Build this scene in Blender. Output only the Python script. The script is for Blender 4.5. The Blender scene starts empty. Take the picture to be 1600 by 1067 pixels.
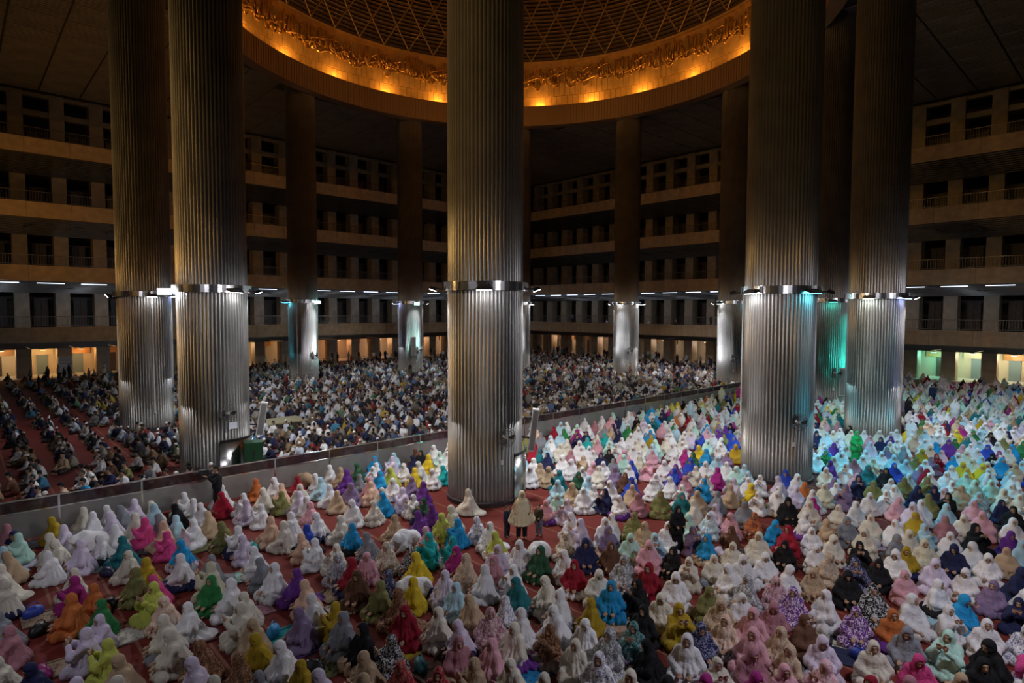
import bpy, math, random
import numpy as np
from mathutils import Matrix, Vector
random.seed(7); rng = np.random.default_rng(11)
SC = bpy.context.scene
COL = SC.collection

# ------------------------------------------------------------------ camera
CAM = np.array([-34.02, -36.757, 7.498]); FPX = 940.24
YAW, PIT, ROLL = [math.radians(v) for v in (47.058, 2.901, 0.206)]
FW = np.array([math.cos(YAW)*math.cos(PIT), math.sin(YAW)*math.cos(PIT), -math.sin(PIT)])
RT = np.array([math.sin(YAW), -math.cos(YAW), 0.0]); UP = np.cross(RT, FW)
RT, UP = math.cos(ROLL)*RT+math.sin(ROLL)*UP, math.cos(ROLL)*UP-math.sin(ROLL)*RT
cam = bpy.data.cameras.new('camera'); camo = bpy.data.objects.new('camera', cam); COL.objects.link(camo)
cam.sensor_width = 36; cam.lens = FPX/1600*36; cam.clip_end = 400; cam.clip_start = .1
M = Matrix(((RT[0], UP[0], -FW[0], CAM[0]), (RT[1], UP[1], -FW[1], CAM[1]), (RT[2], UP[2], -FW[2], CAM[2]), (0, 0, 0, 1)))
camo.matrix_world = M
SC.camera = camo

# ------------------------------------------------------------------ world, exposure, large lights
w = bpy.data.worlds.new('night'); SC.world = w; w.use_nodes = True
w.node_tree.nodes['Background'].inputs[0].default_value = (0.9, 0.85, 0.8, 1)
w.node_tree.nodes['Background'].inputs[1].default_value = 0.012
SC.view_settings.view_transform = 'Standard'; SC.view_settings.look = 'None'
SC.view_settings.gamma = 1; SC.view_settings.exposure = 0.0
SC.view_settings.use_curve_mapping = False
SC.cycles.sample_clamp_indirect = 3.0
SC.cycles.sample_clamp_direct = 0.0
SC.cycles.max_bounces = 5; SC.cycles.diffuse_bounces = 2; SC.cycles.glossy_bounces = 3
SC.cycles.use_denoising = True
K_COL, K_DOME, K_WARM, K_GAL, K_ROOM = 1.0, 1.0, 1.0, 2.5, 1.8   # lamp strengths

def lamp(kind, loc, power, color, aim=None, size=.1, cone=120, blend=.6, parent=None, name='lamp_light'):
    l = bpy.data.lights.new(name, kind); l.energy = power; l.color = color
    if kind == 'SPOT':
        l.spot_size = math.radians(cone); l.spot_blend = blend
    if kind in ('SPOT', 'POINT'): l.shadow_soft_size = size
    if kind == 'AREA': l.size = size
    o = bpy.data.objects.new(name, l); COL.objects.link(o); o.location = loc
    if aim is not None:
        d = Vector(aim)-Vector(loc); o.rotation_euler = d.to_track_quat('-Z', 'Y').to_euler()
    return o
# warm flood lamps of the gallery on the near left side (out of frame)
for y, z in ((-6, 13.2), (10, 13.2), (26, 13.2)):
    lamp('SPOT', (-37.0, y, z), 1900*K_WARM, (1, .50, .11), aim=(-9, y+12, 24), size=.9, cone=130, blend=.9)
for x, y, z, ax, ay, az, pw in ((-37.2, -5, 11.6, -12, -17, 9, 1500), (-37.2, -9, 17.6, -12, -18, 14, 1900), (-37.2, -2, 24.2, -12, -17, 20, 2100), (-37.2, 12, 11.6, -20, 0, 9, 800), (-37.2, 16, 17.6, -14, -2, 14, 1200), (-37.2, 9, 24.2, -14, -2, 20, 1300), (-37.2, -17, 17.6, -3, -25, 13, 2600), (-37.2, -19, 24.2, 0, -25, 20, 3000), (-30, -37.2, 24.2, 12, -14, 22, 1500)):
    lamp('SPOT', (x, y, z), 1.0*pw*K_WARM, (1, .6, .2), aim=(ax, ay, az), size=.6, cone=95, blend=.9)
# flood lamps under the near gallery edge, where the photographer stands
for x, y, pw in ((-21, -37.2, 2100), (2, -37.2, 1900), (24, -37.2, 1200), (-37.2, -24, 900)):
    lamp('SPOT', (x, y, 10.3), pw*K_COL, (.88, .87, 1.0), aim=(x+4, y+12, 0), size=.4, cone=140, blend=.8)

# ------------------------------------------------------------------ materials
def mat(name, color, rough=.6, metal=0., emit=None, estr=0., noise=None, bump=0., spec=.5):
    m = bpy.data.materials.new(name); m.use_nodes = True
    nt = m.node_tree; b = nt.nodes['Principled BSDF']
    b.inputs['Base Color'].default_value = (*color, 1); b.inputs['Roughness'].default_value = rough
    b.inputs['Metallic'].default_value = metal
    b.inputs['Specular IOR Level'].default_value = spec
    if emit:
        b.inputs['Emission Color'].default_value = (*emit, 1); b.inputs['Emission Strength'].default_value = estr
    if noise or bump:
        tc = nt.nodes.new('ShaderNodeTexCoord'); n = nt.nodes.new('ShaderNodeTexNoise')
        n.inputs['Scale'].default_value = noise[0] if noise else 20; n.inputs['Detail'].default_value = 6
        nt.links.new(tc.outputs['Object'], n.inputs['Vector'])
        if noise:
            r = nt.nodes.new('ShaderNodeValToRGB')
            a = noise[1]
            r.color_ramp.elements[0].position = .3; r.color_ramp.elements[1].position = .7
            r.color_ramp.elements[0].color = (*[c*(1-a) for c in color], 1)
            r.color_ramp.elements[1].color = (*[min(1, c*(1+a)) for c in color], 1)
            nt.links.new(n.outputs['Fac'], r.inputs['Fac']); nt.links.new(r.outputs['Color'], b.inputs['Base Color'])
        if bump:
            bp = nt.nodes.new('ShaderNodeBump'); bp.inputs['Strength'].default_value = bump; bp.inputs['Distance'].default_value = .02
            nt.links.new(n.outputs['Fac'], bp.inputs['Height']); nt.links.new(bp.outputs['Normal'], b.inputs['Normal'])
    return m

MT = {}
MT['steel'] = mat('brushed_steel', (.325, .31, .292), .43, .9, noise=(.9, .14))
MT['steel_smooth'] = mat('polished_steel', (.6, .59, .57), .22, 1.)
MT['steel_dark'] = mat('dark_steel', (.10, .10, .11), .4, .8)
MT['stone'] = mat('travertine', (.36, .255, .15), .62, noise=(1.4, .22), bump=.08)
MT['stone_joint'] = mat('stone_joint', (.15, .12, .09), .8)
MT['pier'] = mat('beige_marble', (.36, .29, .21), .5, noise=(1.1, .2))
MT['plaster'] = mat('plaster', (.5, .44, .34), .8, noise=(.8, .08))
MT['wood'] = mat('honey_wood', (.42, .21, .07), .5, noise=(2.2, .25))
MT['darkwood'] = mat('dark_wood', (.06, .04, .03), .5, noise=(3, .3))
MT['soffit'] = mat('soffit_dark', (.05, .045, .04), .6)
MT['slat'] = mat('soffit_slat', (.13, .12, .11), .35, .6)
MT['ceil'] = mat('ceiling_panel', (.26, .23, .20), .4, .25, noise=(.5, .2))
MT['fascia'] = mat('fascia_slat', (.26, .16, .09), .45, .3)
MT['gold'] = mat('gilded_metal', (.62, .36, .10), .33, .75, noise=(1.6, .2))
MT['goldrough'] = mat('gilded_panel', (.60, .38, .14), .55, .25, noise=(1.2, .2))
MT['domeslat'] = mat('dome_louvre', (.34, .24, .15), .45, .5)
MT['domeshell'] = mat('dome_shell', (.05, .035, .025), .8)
MT['rail'] = mat('rail_metal', (.16, .155, .15), .4, .9)
MT['marble'] = mat('marble_floor', (.62, .60, .56), .25, noise=(.8, .12))
MT['glassdark'] = mat('tinted_glass', (.035, .022, .022), .12)
MT['panel_grey'] = mat('barrier_panel', (.32, .305, .285), .42, .55, noise=(1.5, .16))
MT['black'] = mat('black_plastic', (.015, .015, .017), .4)
MT['white'] = mat('white_plastic', (.72, .71, .68), .45)
MT['green'] = mat('green_enamel', (.01, .065, .022), .45)
MT['olive'] = mat('olive_carpet', (.33, .30, .17), .9, noise=(6, .1))
MT['glasspane'] = mat('blue_grey_glass', (.16, .22, .25), .15)
MT['paper'] = mat('paper', (.75, .76, .85), .8)

def carpet():
    m = bpy.data.materials.new('red_carpet'); m.use_nodes = True; nt = m.node_tree; b = nt.nodes['Principled BSDF']
    tc = nt.nodes.new('ShaderNodeTexCoord'); sp = nt.nodes.new('ShaderNodeSeparateXYZ'); nt.links.new(tc.outputs['Object'], sp.inputs[0])
    mo = nt.nodes.new('ShaderNodeMath'); mo.operation = 'PINGPONG'; mo.inputs[1].default_value = .6
    nt.links.new(sp.outputs['X'], mo.inputs[0])
    lt = nt.nodes.new('ShaderNodeMath'); lt.operation = 'LESS_THAN'; lt.inputs[1].default_value = .035
    nt.links.new(mo.outputs[0], lt.inputs[0])
    n = nt.nodes.new('ShaderNodeTexNoise'); n.inputs['Scale'].default_value = 3; n.inputs['Detail'].default_value = 8
    nt.links.new(tc.outputs['Object'], n.inputs['Vector'])
    r = nt.nodes.new('ShaderNodeValToRGB'); r.color_ramp.elements[0].color = (.11, .011, .007, 1); r.color_ramp.elements[1].color = (.20, .022, .012, 1)
    nt.links.new(n.outputs['Fac'], r.inputs['Fac'])
    mx = nt.nodes.new('ShaderNodeMixRGB'); mx.inputs[2].default_value = (.22, .09, .05, 1)
    nt.links.new(lt.outputs[0], mx.inputs[0]); nt.links.new(r.outputs[0], mx.inputs[1]); nt.links.new(mx.outputs[0], b.inputs['Base Color'])
    b.inputs['Roughness'].default_value = .95
    return m
MT['carpet'] = carpet()

def cloth(name, floral):
    """cloth whose colour is the object's own colour; floral cloth carries a second printed colour"""
    m = bpy.data.materials.new(name); m.use_nodes = True; nt = m.node_tree; b = nt.nodes['Principled BSDF']
    oi = nt.nodes.new('ShaderNodeObjectInfo'); tc = nt.nodes.new('ShaderNodeTexCoord')
    b.inputs['Roughness'].default_value = .8; b.inputs['Specular IOR Level'].default_value = .25
    wv = nt.nodes.new('ShaderNodeTexNoise'); wv.inputs['Scale'].default_value = 8; wv.inputs['Detail'].default_value = 4; wv.inputs['Distortion'].default_value = .8
    nt.links.new(tc.outputs['Object'], wv.inputs['Vector'])
    bp = nt.nodes.new('ShaderNodeBump'); bp.inputs['Strength'].default_value = .8; bp.inputs['Distance'].default_value = .05
    nt.links.new(wv.outputs['Fac'], bp.inputs['Height']); nt.links.new(bp.outputs['Normal'], b.inputs['Normal'])
    if floral:
        v = nt.nodes.new('ShaderNodeTexNoise'); v.inputs['Scale'].default_value = 21; v.inputs['Detail'].default_value = 2; v.inputs['Distortion'].default_value = 1.4
        nt.links.new(tc.outputs['Object'], v.inputs['Vector'])
        at = nt.nodes.new('ShaderNodeAttribute'); at.attribute_type = 'OBJECT'; at.attribute_name = 'print_color'
        lt = nt.nodes.new('ShaderNodeMath'); lt.operation = 'LESS_THAN'; lt.inputs[1].default_value = .47
        nt.links.new(v.outputs['Fac'], lt.inputs[0])
        mx = nt.nodes.new('ShaderNodeMixRGB')
        nt.links.new(lt.outputs[0], mx.inputs[0]); nt.links.new(oi.outputs['Color'], mx.inputs[1]); nt.links.new(at.outputs['Color'], mx.inputs[2])
        nt.links.new(mx.outputs[0], b.inputs['Base Color'])
    else:
        nt.links.new(oi.outputs['Color'], b.inputs['Base Color'])
    return m
MT['cloth'] = cloth('plain_cloth', False); MT['floral'] = cloth('printed_cloth', True)
MT['skin'] = mat('skin', (.45, .27, .17), .55, noise=(6, .08))
MT['eye'] = mat('eye', (.02, .015, .012), .3)
MT['lip'] = mat('lip', (.28, .11, .09), .5)
MT['hair'] = mat('black_hair', (.012, .010, .009), .5)
def crowdmat():
    m = bpy.data.materials.new('crowd_cloth'); m.use_nodes = True; nt = m.node_tree; b = nt.nodes['Principled BSDF']
    a = nt.nodes.new('ShaderNodeAttribute'); a.attribute_name = 'cloth_color'
    nt.links.new(a.outputs['Color'], b.inputs['Base Color']); b.inputs['Roughness'].default_value = .85
    b.inputs['Specular IOR Level'].default_value = .2
    return m
MT['crowd'] = crowdmat()
_em = {}
def emat(color, strength):
    k = (tuple(round(c, 2) for c in color), round(strength, 1))
    if k not in _em: _em[k] = mat('lit_lens', (.8, .8, .8), .4, emit=color, estr=strength)
    return _em[k]

# ------------------------------------------------------------------ mesh helpers
class MB:
    def __init__(s): s.v = []; s.f = []
    def quad_strip(s, rows, close=True):
        """rows: list of equal-length point lists"""
        b = len(s.v); n = len(rows[0])
        for r in rows: s.v += [tuple(p) for p in r]
        for i in range(len(rows)-1):
            for j in range(n if close else n-1):
                k = (j+1) % n
                s.f.append((b+i*n+j, b+i*n+k, b+(i+1)*n+k, b+(i+1)*n+j))
        return b
    def box(s, x0, x1, y0, y1, z0, z1, T=None):
        b = len(s.v)
        p = [(x0, y0, z0), (x1, y0, z0), (x1, y1, z0), (x0, y1, z0), (x0, y0, z1), (x1, y0, z1), (x1, y1, z1), (x0, y1, z1)]
        if T is not None: p = [tuple(T @ Vector(q)) for q in p]
        s.v += p
        s.f += [tuple(b+i for i in q) for q in ((0, 3, 2, 1), (4, 5, 6, 7), (0, 1, 5, 4), (1, 2, 6, 5), (2, 3, 7, 6), (3, 0, 4, 7))]
    def tube(s, pts, r, n=6, r2=None):
        pts = [Vector(p) for p in pts]; rows = []
        for i, p in enumerate(pts):
            d = (pts[min(i+1, len(pts)-1)]-pts[max(i-1, 0)]).normalized()
            a = d.orthogonal().normalized(); c = d.cross(a)
            rr = r if r2 is None else r+(r2-r)*i/(len(pts)-1)
            rows.append([p+a*(rr*math.cos(2*math.pi*j/n))+c*(rr*math.sin(2*math.pi*j/n)) for j in range(n)])
        b = s.quad_strip(rows)
        s.f.append(tuple(b+j for j in reversed(range(n)))); e = b+(len(pts)-1)*n
        s.f.append(tuple(e+j for j in range(n)))
    def cyl(s, c, r0, r1, z0, z1, n=24, caps=True):
        rows = [[(c[0]+r*math.cos(2*math.pi*j/n), c[1]+r*math.sin(2*math.pi*j/n), z) for j in range(n)] for r, z in ((r0, z0), (r1, z1))]
        b = s.quad_strip(rows)
        if caps:
            s.f.append(tuple(b+j for j in reversed(range(n)))); s.f.append(tuple(b+n+j for j in range(n)))
    def lathe(s, prof, n=48, c=(0, 0), a0=0., a1=2*math.pi):
        full = abs(a1-a0-2*math.pi) < 1e-6; m = n if full else n+1
        s.quad_strip([[(c[0]+r*math.cos(a0+(a1-a0)*j/n), c[1]+r*math.sin(a0+(a1-a0)*j/n), z) for j in range(m)] for r, z in prof], full)
    def mesh(s, name, smooth=False):
        me = bpy.data.meshes.new(name); me.from_pydata(s.v, [], s.f); me.validate()
        if smooth: me.polygons.foreach_set('use_smooth', [True]*len(me.polygons))
        return me
    def build(s, name, m, parent=None, smooth=False):
        me = s.mesh(name, smooth); me.materials.append(m)
        return link(name, me, parent)
def link(name, me, parent=None):
    o = bpy.data.objects.new(name, me); COL.objects.link(o)
    if parent is not None: o.parent = parent
    return o
def tag(o, label, cat, group=None, kind=None):
    o['label'] = label; o['category'] = cat
    if group: o['group'] = group
    if kind: o['kind'] = kind
    return o
def empty(name, loc=(0, 0, 0), rz=0.):
    o = bpy.data.objects.new(name, None); COL.objects.link(o); o.location = loc; o.rotation_euler = (0, 0, rz); o.empty_display_size = .2
    return o
def atz(x, y, z):
    d = FW+RT*(x-800)/FPX-UP*(y-533.5)/FPX
    return CAM+d*((z-CAM[2])/d[2])
def proj(P):
    d = np.asarray(P, float)-CAM; z = d@FW
    return 800+FPX*(d@RT)/z, 533.5-FPX*(d@UP)/z, z

# ------------------------------------------------------------------ the hall: floor, walls, galleries
P, PIER, BACK, CEIL = 37.95, 46.6, 52.0, 30.8
m = MB(); m.v = [(-60, -60, 0), (60, -60, 0), (60, 60, 0), (-60, 60, 0)]; m.f = [(0, 1, 2, 3)]
tag(m.build('floor', MT['carpet']), 'red carpet with thin pale row lines covering the hall floor', 'floor', kind='structure')
m = MB(); m.box(-52, 52, 45.4, 52, -.2, .03); m.box(45.4, 52, -52, 45.4, -.2, .03)
tag(m.build('floor', MT['marble']), 'pale marble floor strip under the galleries', 'floor', kind='structure')

TOPS = (5.72, 11.75, 17.9, 24.03); BOTS = (4.22, 10.25, 16.4, 22.57); SOFP = (3.2, 9.3, 15.5, 21.95)
PITCH = 3.58
# side 0: left wall (plane y), runs along x ; side 1: right wall (plane x), runs along y
def T(side, u, d, z): return (u, d, z) if side == 0 else (d, u, z)
def sbox(mb, side, u0, u1, d0, d1, z0, z1):
    if side == 0: mb.box(u0, u1, d0, d1, z0, z1)
    else: mb.box(d0, d1, u0, u1, z0, z1)
PIER0 = (-28.45, -24.6+0.0)     # centre of one pier on each wall
def pier_us(side):
    u = PIER0[side]
    while u > -44: u -= PITCH
    out = []
    while u < 45:
        if u > -44: out.append(u)
        u += PITCH
    return out
SIDE = ('left', 'right')
for s in (0, 1):
    m = MB(); sbox(m, s, -50, 52.4, BACK, BACK+.4, 0, CEIL)
    wall = m.build('wall_'+SIDE[s], MT['darkwood'])
    tag(wall, 'dark rear wall behind the marble piers of the %s galleries' % SIDE[s], 'wall', kind='structure')
    us = pier_us(s)
    # piers, one mesh per level shared
    lv = [(0, SOFP[0]+.3), (TOPS[0]-.2, SOFP[1]+.3), (TOPS[1]-.2, SOFP[2]+.3), (TOPS[2]-.2, SOFP[3]+.3), (TOPS[3]-.2, CEIL)]
    for z0, z1 in lv:
        pm = MB(); wd = .66
        sbox(pm, s, -wd, wd, 0, 1.5, z0, z1); sbox(pm, s, -wd+.06, wd-.06, -.03, .02, z0, z1-.25)
        me = pm.mesh('pier'); me.materials.append(MT['pier'])
        for u in us:
            o = link('pier', me, wall); o.location = T(s, u, PIER, 0)
    # lintels and header of the top level
    lm = MB(); hw = PITCH/2-.66
    sbox(lm, s, -hw, hw, .2, .9, 28.35, 28.95); sbox(lm, s, -hw, hw, .2, .9, 30.4, CEIL)
    me = lm.mesh('lintel'); me.materials.append(MT['pier'])
    for u in us[:-1]:
        o = link('lintel', me, wall); o.location = T(s, u+PITCH/2, PIER, 0)
    # door leaves / windows in the bays of the upper levels
    wm = MB()
    for q in (-.62, .02): sbox(wm, s, q, q+.6, 1.8, 1.86, 0, 2.9)
    sbox(wm, s, -1.0, 1.0, 1.76, 1.84, 2.9, 3.05); sbox(wm, s, -1.0, 1.0, 1.74, 1.8, 1.35, 1.42)
    dme = wm.mesh('shutter'); dme.materials.append(MT['darkwood'])
    for z0, _ in lv[1:]:
        for u in us[:-1]:
            o = link('shutter', dme, wall); o.location = T(s, u+PITCH/2, PIER, z0+.2)
    # ground floor rooms : rear plaster wall with wooden header and glass doors
    rm = MB(); sbox(rm, s, -46, 51, 50.6, 50.9, 0, 3.35)
    rw = rm.build('plaster_wall', MT['plaster'], wall)
    for i, u in enumerate(us[:-1]):
        hm = MB(); sbox(hm, s, u+.7, u+PITCH-.7, 50.35, 50.58, 2.3, 3.35); hm.build('header', MT['wood' if (i*7+s*3) % 5 < 3 else 'plaster'], wall)
        dm = MB(); a = u+.9+.5*((i*5) % 3)/2; sbox(dm, s, a, a+1.0, 50.4, 50.58, 0, 2.28); d = dm.build('door_leaf', MT['glasspane' if i % 3 else 'darkwood'], wall)
    for L in range(4):
        zt, zb, zp = TOPS[L], BOTS[L], SOFP[L]
        g = empty('gallery_parapet'); word = ('first', 'second', 'third', 'top')[L]
        tag(g, 'beige stone parapet band of the %s gallery on the %s wall' % (word, SIDE[s]), 'parapet', kind='structure')
        b = MB(); sbox(b, s, -46, P+.0, P+.04, P+.45, zb, zt); b.build('core', MT['stone_joint'], g)
        pm = MB(); sbox(pm, s, .012, PITCH-.012, 0, .05, zb, zt+.02); pme = pm.mesh('stone_panel'); pme.materials.append(MT['stone'])
        u = PIER0[s]-PITCH*5
        while u < P-.1:
            if u+PITCH <= P+.05:
                o = link('stone_panel', pme, g); o.location = T(s, u, P, 0)
            else:
                q = MB(); sbox(q, s, u+.012, P, P, P+.05, zb, zt+.02); q.build('stone_panel', MT['stone'], g)
            u += PITCH
        # gallery deck and sloping slatted underside
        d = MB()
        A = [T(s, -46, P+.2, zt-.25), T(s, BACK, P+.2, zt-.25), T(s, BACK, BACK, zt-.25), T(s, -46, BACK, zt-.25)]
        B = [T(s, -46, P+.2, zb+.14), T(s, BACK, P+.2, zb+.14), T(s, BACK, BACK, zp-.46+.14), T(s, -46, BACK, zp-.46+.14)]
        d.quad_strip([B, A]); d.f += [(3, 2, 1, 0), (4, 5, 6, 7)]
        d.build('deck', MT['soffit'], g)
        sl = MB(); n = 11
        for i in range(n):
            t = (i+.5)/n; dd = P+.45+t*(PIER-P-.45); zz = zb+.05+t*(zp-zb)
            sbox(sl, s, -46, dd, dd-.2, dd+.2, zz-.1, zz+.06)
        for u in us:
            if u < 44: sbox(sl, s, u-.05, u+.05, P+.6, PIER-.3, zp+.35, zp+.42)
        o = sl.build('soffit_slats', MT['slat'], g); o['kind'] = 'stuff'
        # railing on the parapet
        r = empty('railing'); tag(r, 'thin metal railing standing on the %s gallery parapet of the %s wall' % (word, SIDE[s]), 'railing', kind='structure')
        t = MB(); sbox(t, s, -46, P, P+.22, P+.28, zt+1.02, zt+1.08); t.build('top_rail', MT['rail'], r)
        t = MB(); sbox(t, s, -46, P, P+.23, P+.27, zt+.12, zt+.16); t.build('bottom_rail', MT['rail'], r)
        t = MB(); u = -40
        while u < P:
            sbox(t, s, u-.012, u+.012, P+.24, P+.26, zt+.1, zt+1.03); u += .22
        t.build('balusters', MT['rail'], r)['kind'] = 'stuff'
ORD = ('first second third fourth fifth sixth seventh eighth ninth tenth eleventh twelfth thirteenth fourteenth fifteenth sixteenth seventeenth eighteenth nineteenth twentieth').split()+['%d%s' % (n, {1: 'st', 2: 'nd', 3: 'rd'}.get(n % 10, 'th')) for n in range(21, 40)]
# tube lamps under the edge of the second gallery, and ground-floor ceiling lamps
cool = (.72, .82, 1.0)
for s in (0, 1):
    us = [u for u in pier_us(s) if -36 < u < 35][::-1]
    for i, u in enumerate(us):
        t = empty('tube_lamp', T(s, u+PITCH/2, P+.75, 10.12)); c = u+PITCH/2
        tag(t, '%s cool white tube lamp from the far corner under the %s gallery edge' % (ORD[i], SIDE[s]), 'lamp', 'tube lamps along the %s gallery edge' % SIDE[s])
        b = MB(); sbox(b, s, -1.15, 1.15, -.06, .06, 0, .09); b.build('housing', MT['rail'], t)
        b = MB(); sbox(b, s, -1.1, 1.1, -.05, .05, -.06, 0); b.build('tube', emat(cool, 2.4), t)
        if i % 2 == 0: 
            lamp('POINT', T(s, c, P+1.6, 9.0), (34 if s == 0 else 26)*K_GAL, cool, size=.5)
rooms = ((0, -30.2, (1, .72, .4), 60), (0, -26.6, (1, .55, .2), 75), (0, -23.0, (1, .5, .17), 80), (0, -15, (1, .6, .3), 60), (0, -5, (1, .62, .3), 70), (0, 2.5, (1, .55, .25), 75), (0, 9.3, (1, .45, .2), 80), (0, 15, (1, .55, .3), 80), (0, 22, (1, .55, .3), 70), (0, 30, (1, .6, .36), 70),
         (1, 38, (1, .6, .36), 55), (1, 28, (1, .65, .45), 60), (1, 16, (1, .75, .55), 45), (1, 9, (1, .75, .55), 45), (1, -1, (1, .8, .6), 50), (1, -11, (.7, .9, .8), 60), (1, -17.5, (.25, .95, .7), 120), (1, -21.5, (.95, .95, .62), 110), (1, -25.5, (1, .86, .55), 120), (1, -30, (1, .8, .5), 90))
for i, (s, u, c, pw) in enumerate(rooms):
    u = min((v+PITCH/2 for v in pier_us(s)), key=lambda v: abs(v-u))
    t = empty('ceiling_lamp', T(s, u, 48.6, 2.93))
    tag(t, '%s ceiling lamp, %s along the ground floor rooms of the %s wall' % ('green' if c[0] < .5 else 'amber' if c[2] < .3 else 'warm white', ORD[i if s == 0 else i-10], SIDE[s]), 'lamp', 'ground floor ceiling lamps')
    b = MB(); b.cyl((0, 0), .3, .26, 0, .12, 20); b.build('housing', MT['white'], t)
    b = MB(); b.cyl((0, 0), .24, .24, -.03, 0, 20); b.build('diffuser', emat(c, 5), t)
    lamp('POINT', T(s, u, 48.6, 2.6), pw*K_ROOM, c, size=.25)

# ------------------------------------------------------------------ ceiling
N = 96; m = MB()
inner = [(24.6*math.cos(2*math.pi*i/N), 24.6*math.sin(2*math.pi*i/N), CEIL) for i in range(N)]
outer = []
for x, y, z in inner:
    q = 52.4/max(abs(x), abs(y)); outer.append((x*q, y*q, z))
m.quad_strip([outer, inner])
top = [(x, y, z+.4) for x, y, z in outer]; m.quad_strip([outer, top])
ceil = m.build('ceiling', MT['soffit']); tag(ceil, 'dark flat panelled ceiling around the dome opening', 'ceiling', kind='structure')
pmesh = []
for d in (0, 1):
    q = MB(); h = PITCH/2-.09; n = 9
    for i in range(n):
        c = -h+(i+.5)*2*h/n; wd = h/n*.55
        if d == 0: q.box(-h, h, c-wd, c+wd, -.22, -.07)
        else: q.box(c-wd, c+wd, -h, h, -.22, -.07)
    me = q.mesh('ceiling_panel'); me.materials.append(MT['ceil']); pmesh.append((me, q))
cells = []
for i in range(-13, 14):
    for j in range(-13, 14):
        x, y = i*PITCH+.3, j*PITCH+.3
        if math.hypot(x, y) < 27.4 or max(abs(x), abs(y)) > 46: continue
        px, py, z = proj([x, y, CEIL])
        if z > 3 and -150 < px < 1750 and py > -160: cells.append((z, x, y))
cells.sort(); rest = MB()
for n, (z, x, y) in enumerate(cells):
    d = 0 if y > x else 1
    if n < 300:
        o = link('ceiling_panel', pmesh[d][0], ceil); o.location = (x, y, CEIL)
    else:
        b = len(rest.v); rest.v += [(a+x, b_+y, c+CEIL) for a, b_, c in pmesh[d][1].v]; rest.f += [tuple(b+k for k in f) for f in pmesh[d][1].f]
if rest.v: rest.build('ceiling_panels', MT['ceil'], ceil)['kind'] = 'stuff'

# ------------------------------------------------------------------ dome
dome = empty('dome', (0, 0, 29.7)); tag(dome, 'large round dome with amber lit calligraphy drum and slatted lattice vault', 'dome', kind='structure')
def dpart(mb, name, mt, smooth=False, stuff=False):
    mb.v = [(x, y, z-29.7) for x, y, z in mb.v]
    o = mb.build(name, mt, dome, smooth)
    if stuff: o['kind'] = 'stuff'
    return o
m = MB(); m.lathe([(24.7, 30.9), (24.7, 29.7), (23.5, 29.7), (23.5, 32.0), (23.75, 32.0), (23.75, 31.4), (25.2, 31.4)], 144); dpart(m, 'ring_beam', MT['fascia'], False)
m = MB()
for i in range(432):
    a = 2*math.pi*i/432; R_ = Matrix.Rotation(a, 4, 'Z'); m.box(23.44, 23.5, -.09, .09, 29.78, 31.93, R_)
dpart(m, 'fascia_slats', MT['fascia'], stuff=True)
m = MB(); m.lathe([(25.2, 31.4), (25.2, 37.7), (24.75, 37.7), (24.75, 37.45)], 144); dpart(m, 'drum', MT['goldrough'])
m = MB()
for i in range(240):
    R_ = Matrix.Rotation(2*math.pi*(i+.5)/240, 4, 'Z'); j = .03*random.random()
    m.box(25.08-j, 25.2, -.31, .31, 31.6, 33.55, R_)
    R_ = Matrix.Rotation(2*math.pi*i/240, 4, 'Z'); j = .05*random.random()
    m.box(25.02-j, 25.2, -.31, .31, 33.6, 34.9+.25*random.random(), R_)
dpart(m, 'drum_panels', MT['goldrough'], stuff=True)
# raised calligraphy, flowing strokes
m = MB()
def cyl_pt(u, z, r=24.97): a = u/25.0; return (r*math.cos(a), r*math.sin(a), z)
u = 0.; L = 2*math.pi*25.0
while u < L:
    k = random.random()
    if k < .45:       # upright strokes
        h = random.uniform(1.2, 2.0); z0 = random.uniform(35.0, 35.4); le = random.uniform(-.15, .15)
        m.tube([cyl_pt(u+le*t+.05*math.sin(4*t), z0+h*t) for t in (0, .3, .6, .85, 1)], .075, 5, .12); du = .16
    elif k < .75:     # bowls
        w_ = random.uniform(.5, 1.2); h = random.uniform(.4, .8); z0 = random.uniform(35.0, 36.2)
        m.tube([cyl_pt(u+w_*(.5-.5*math.cos(t)), z0-h*math.sin(t)) for t in np.linspace(-.5, math.pi+.4, 9)], .05, 5, .12); du = w_*.22
    elif k < .9:      # sweeping tails
        w_ = random.uniform(1.2, 2.6); z0 = random.uniform(34.8, 36.6)
        m.tube([cyl_pt(u+w_*t, z0+.28*math.sin(3.2*t+.4)) for t in np.linspace(0, 1, 8)], .04, 5, .13); du = .2
    else:             # dots
        z0 = random.uniform(34.8, 36.8); R_ = Matrix.Rotation((u+.1)/25, 4, 'Z') @ Matrix.Translation((24.97, 0, z0)) @ Matrix.Rotation(.78, 4, 'X'); m.box(-.05, .05, -.1, .1, -.1, .1, R_); du = .05
    u += du
dpart(m, 'calligraphy', MT['gold'], True, True)
def sph(el, az, r): return (r*math.cos(el)*math.cos(az), r*math.cos(el)*math.sin(az), 37.6+r*math.sin(el))
m = MB(); m.lathe([(25.7*math.cos(e), 37.6+25.7*math.sin(e)) for e in np.radians(np.linspace(0, 89.5, 24))], 72); dpart(m, 'vault_shell', MT['domeshell'], True)
m = MB()
for e in np.arange(.8, 62, 1.0):
    e0, e1 = math.radians(e), math.radians(e+.42); m.lathe([(25.25*math.cos(e0), 37.6+25.25*math.sin(e0)), (24.95*math.cos(e1), 37.6+24.95*math.sin(e1))], 120)
dpart(m, 'vault_louvres', MT['domeslat'], False, True)
m = MB(); NN = 52
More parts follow.
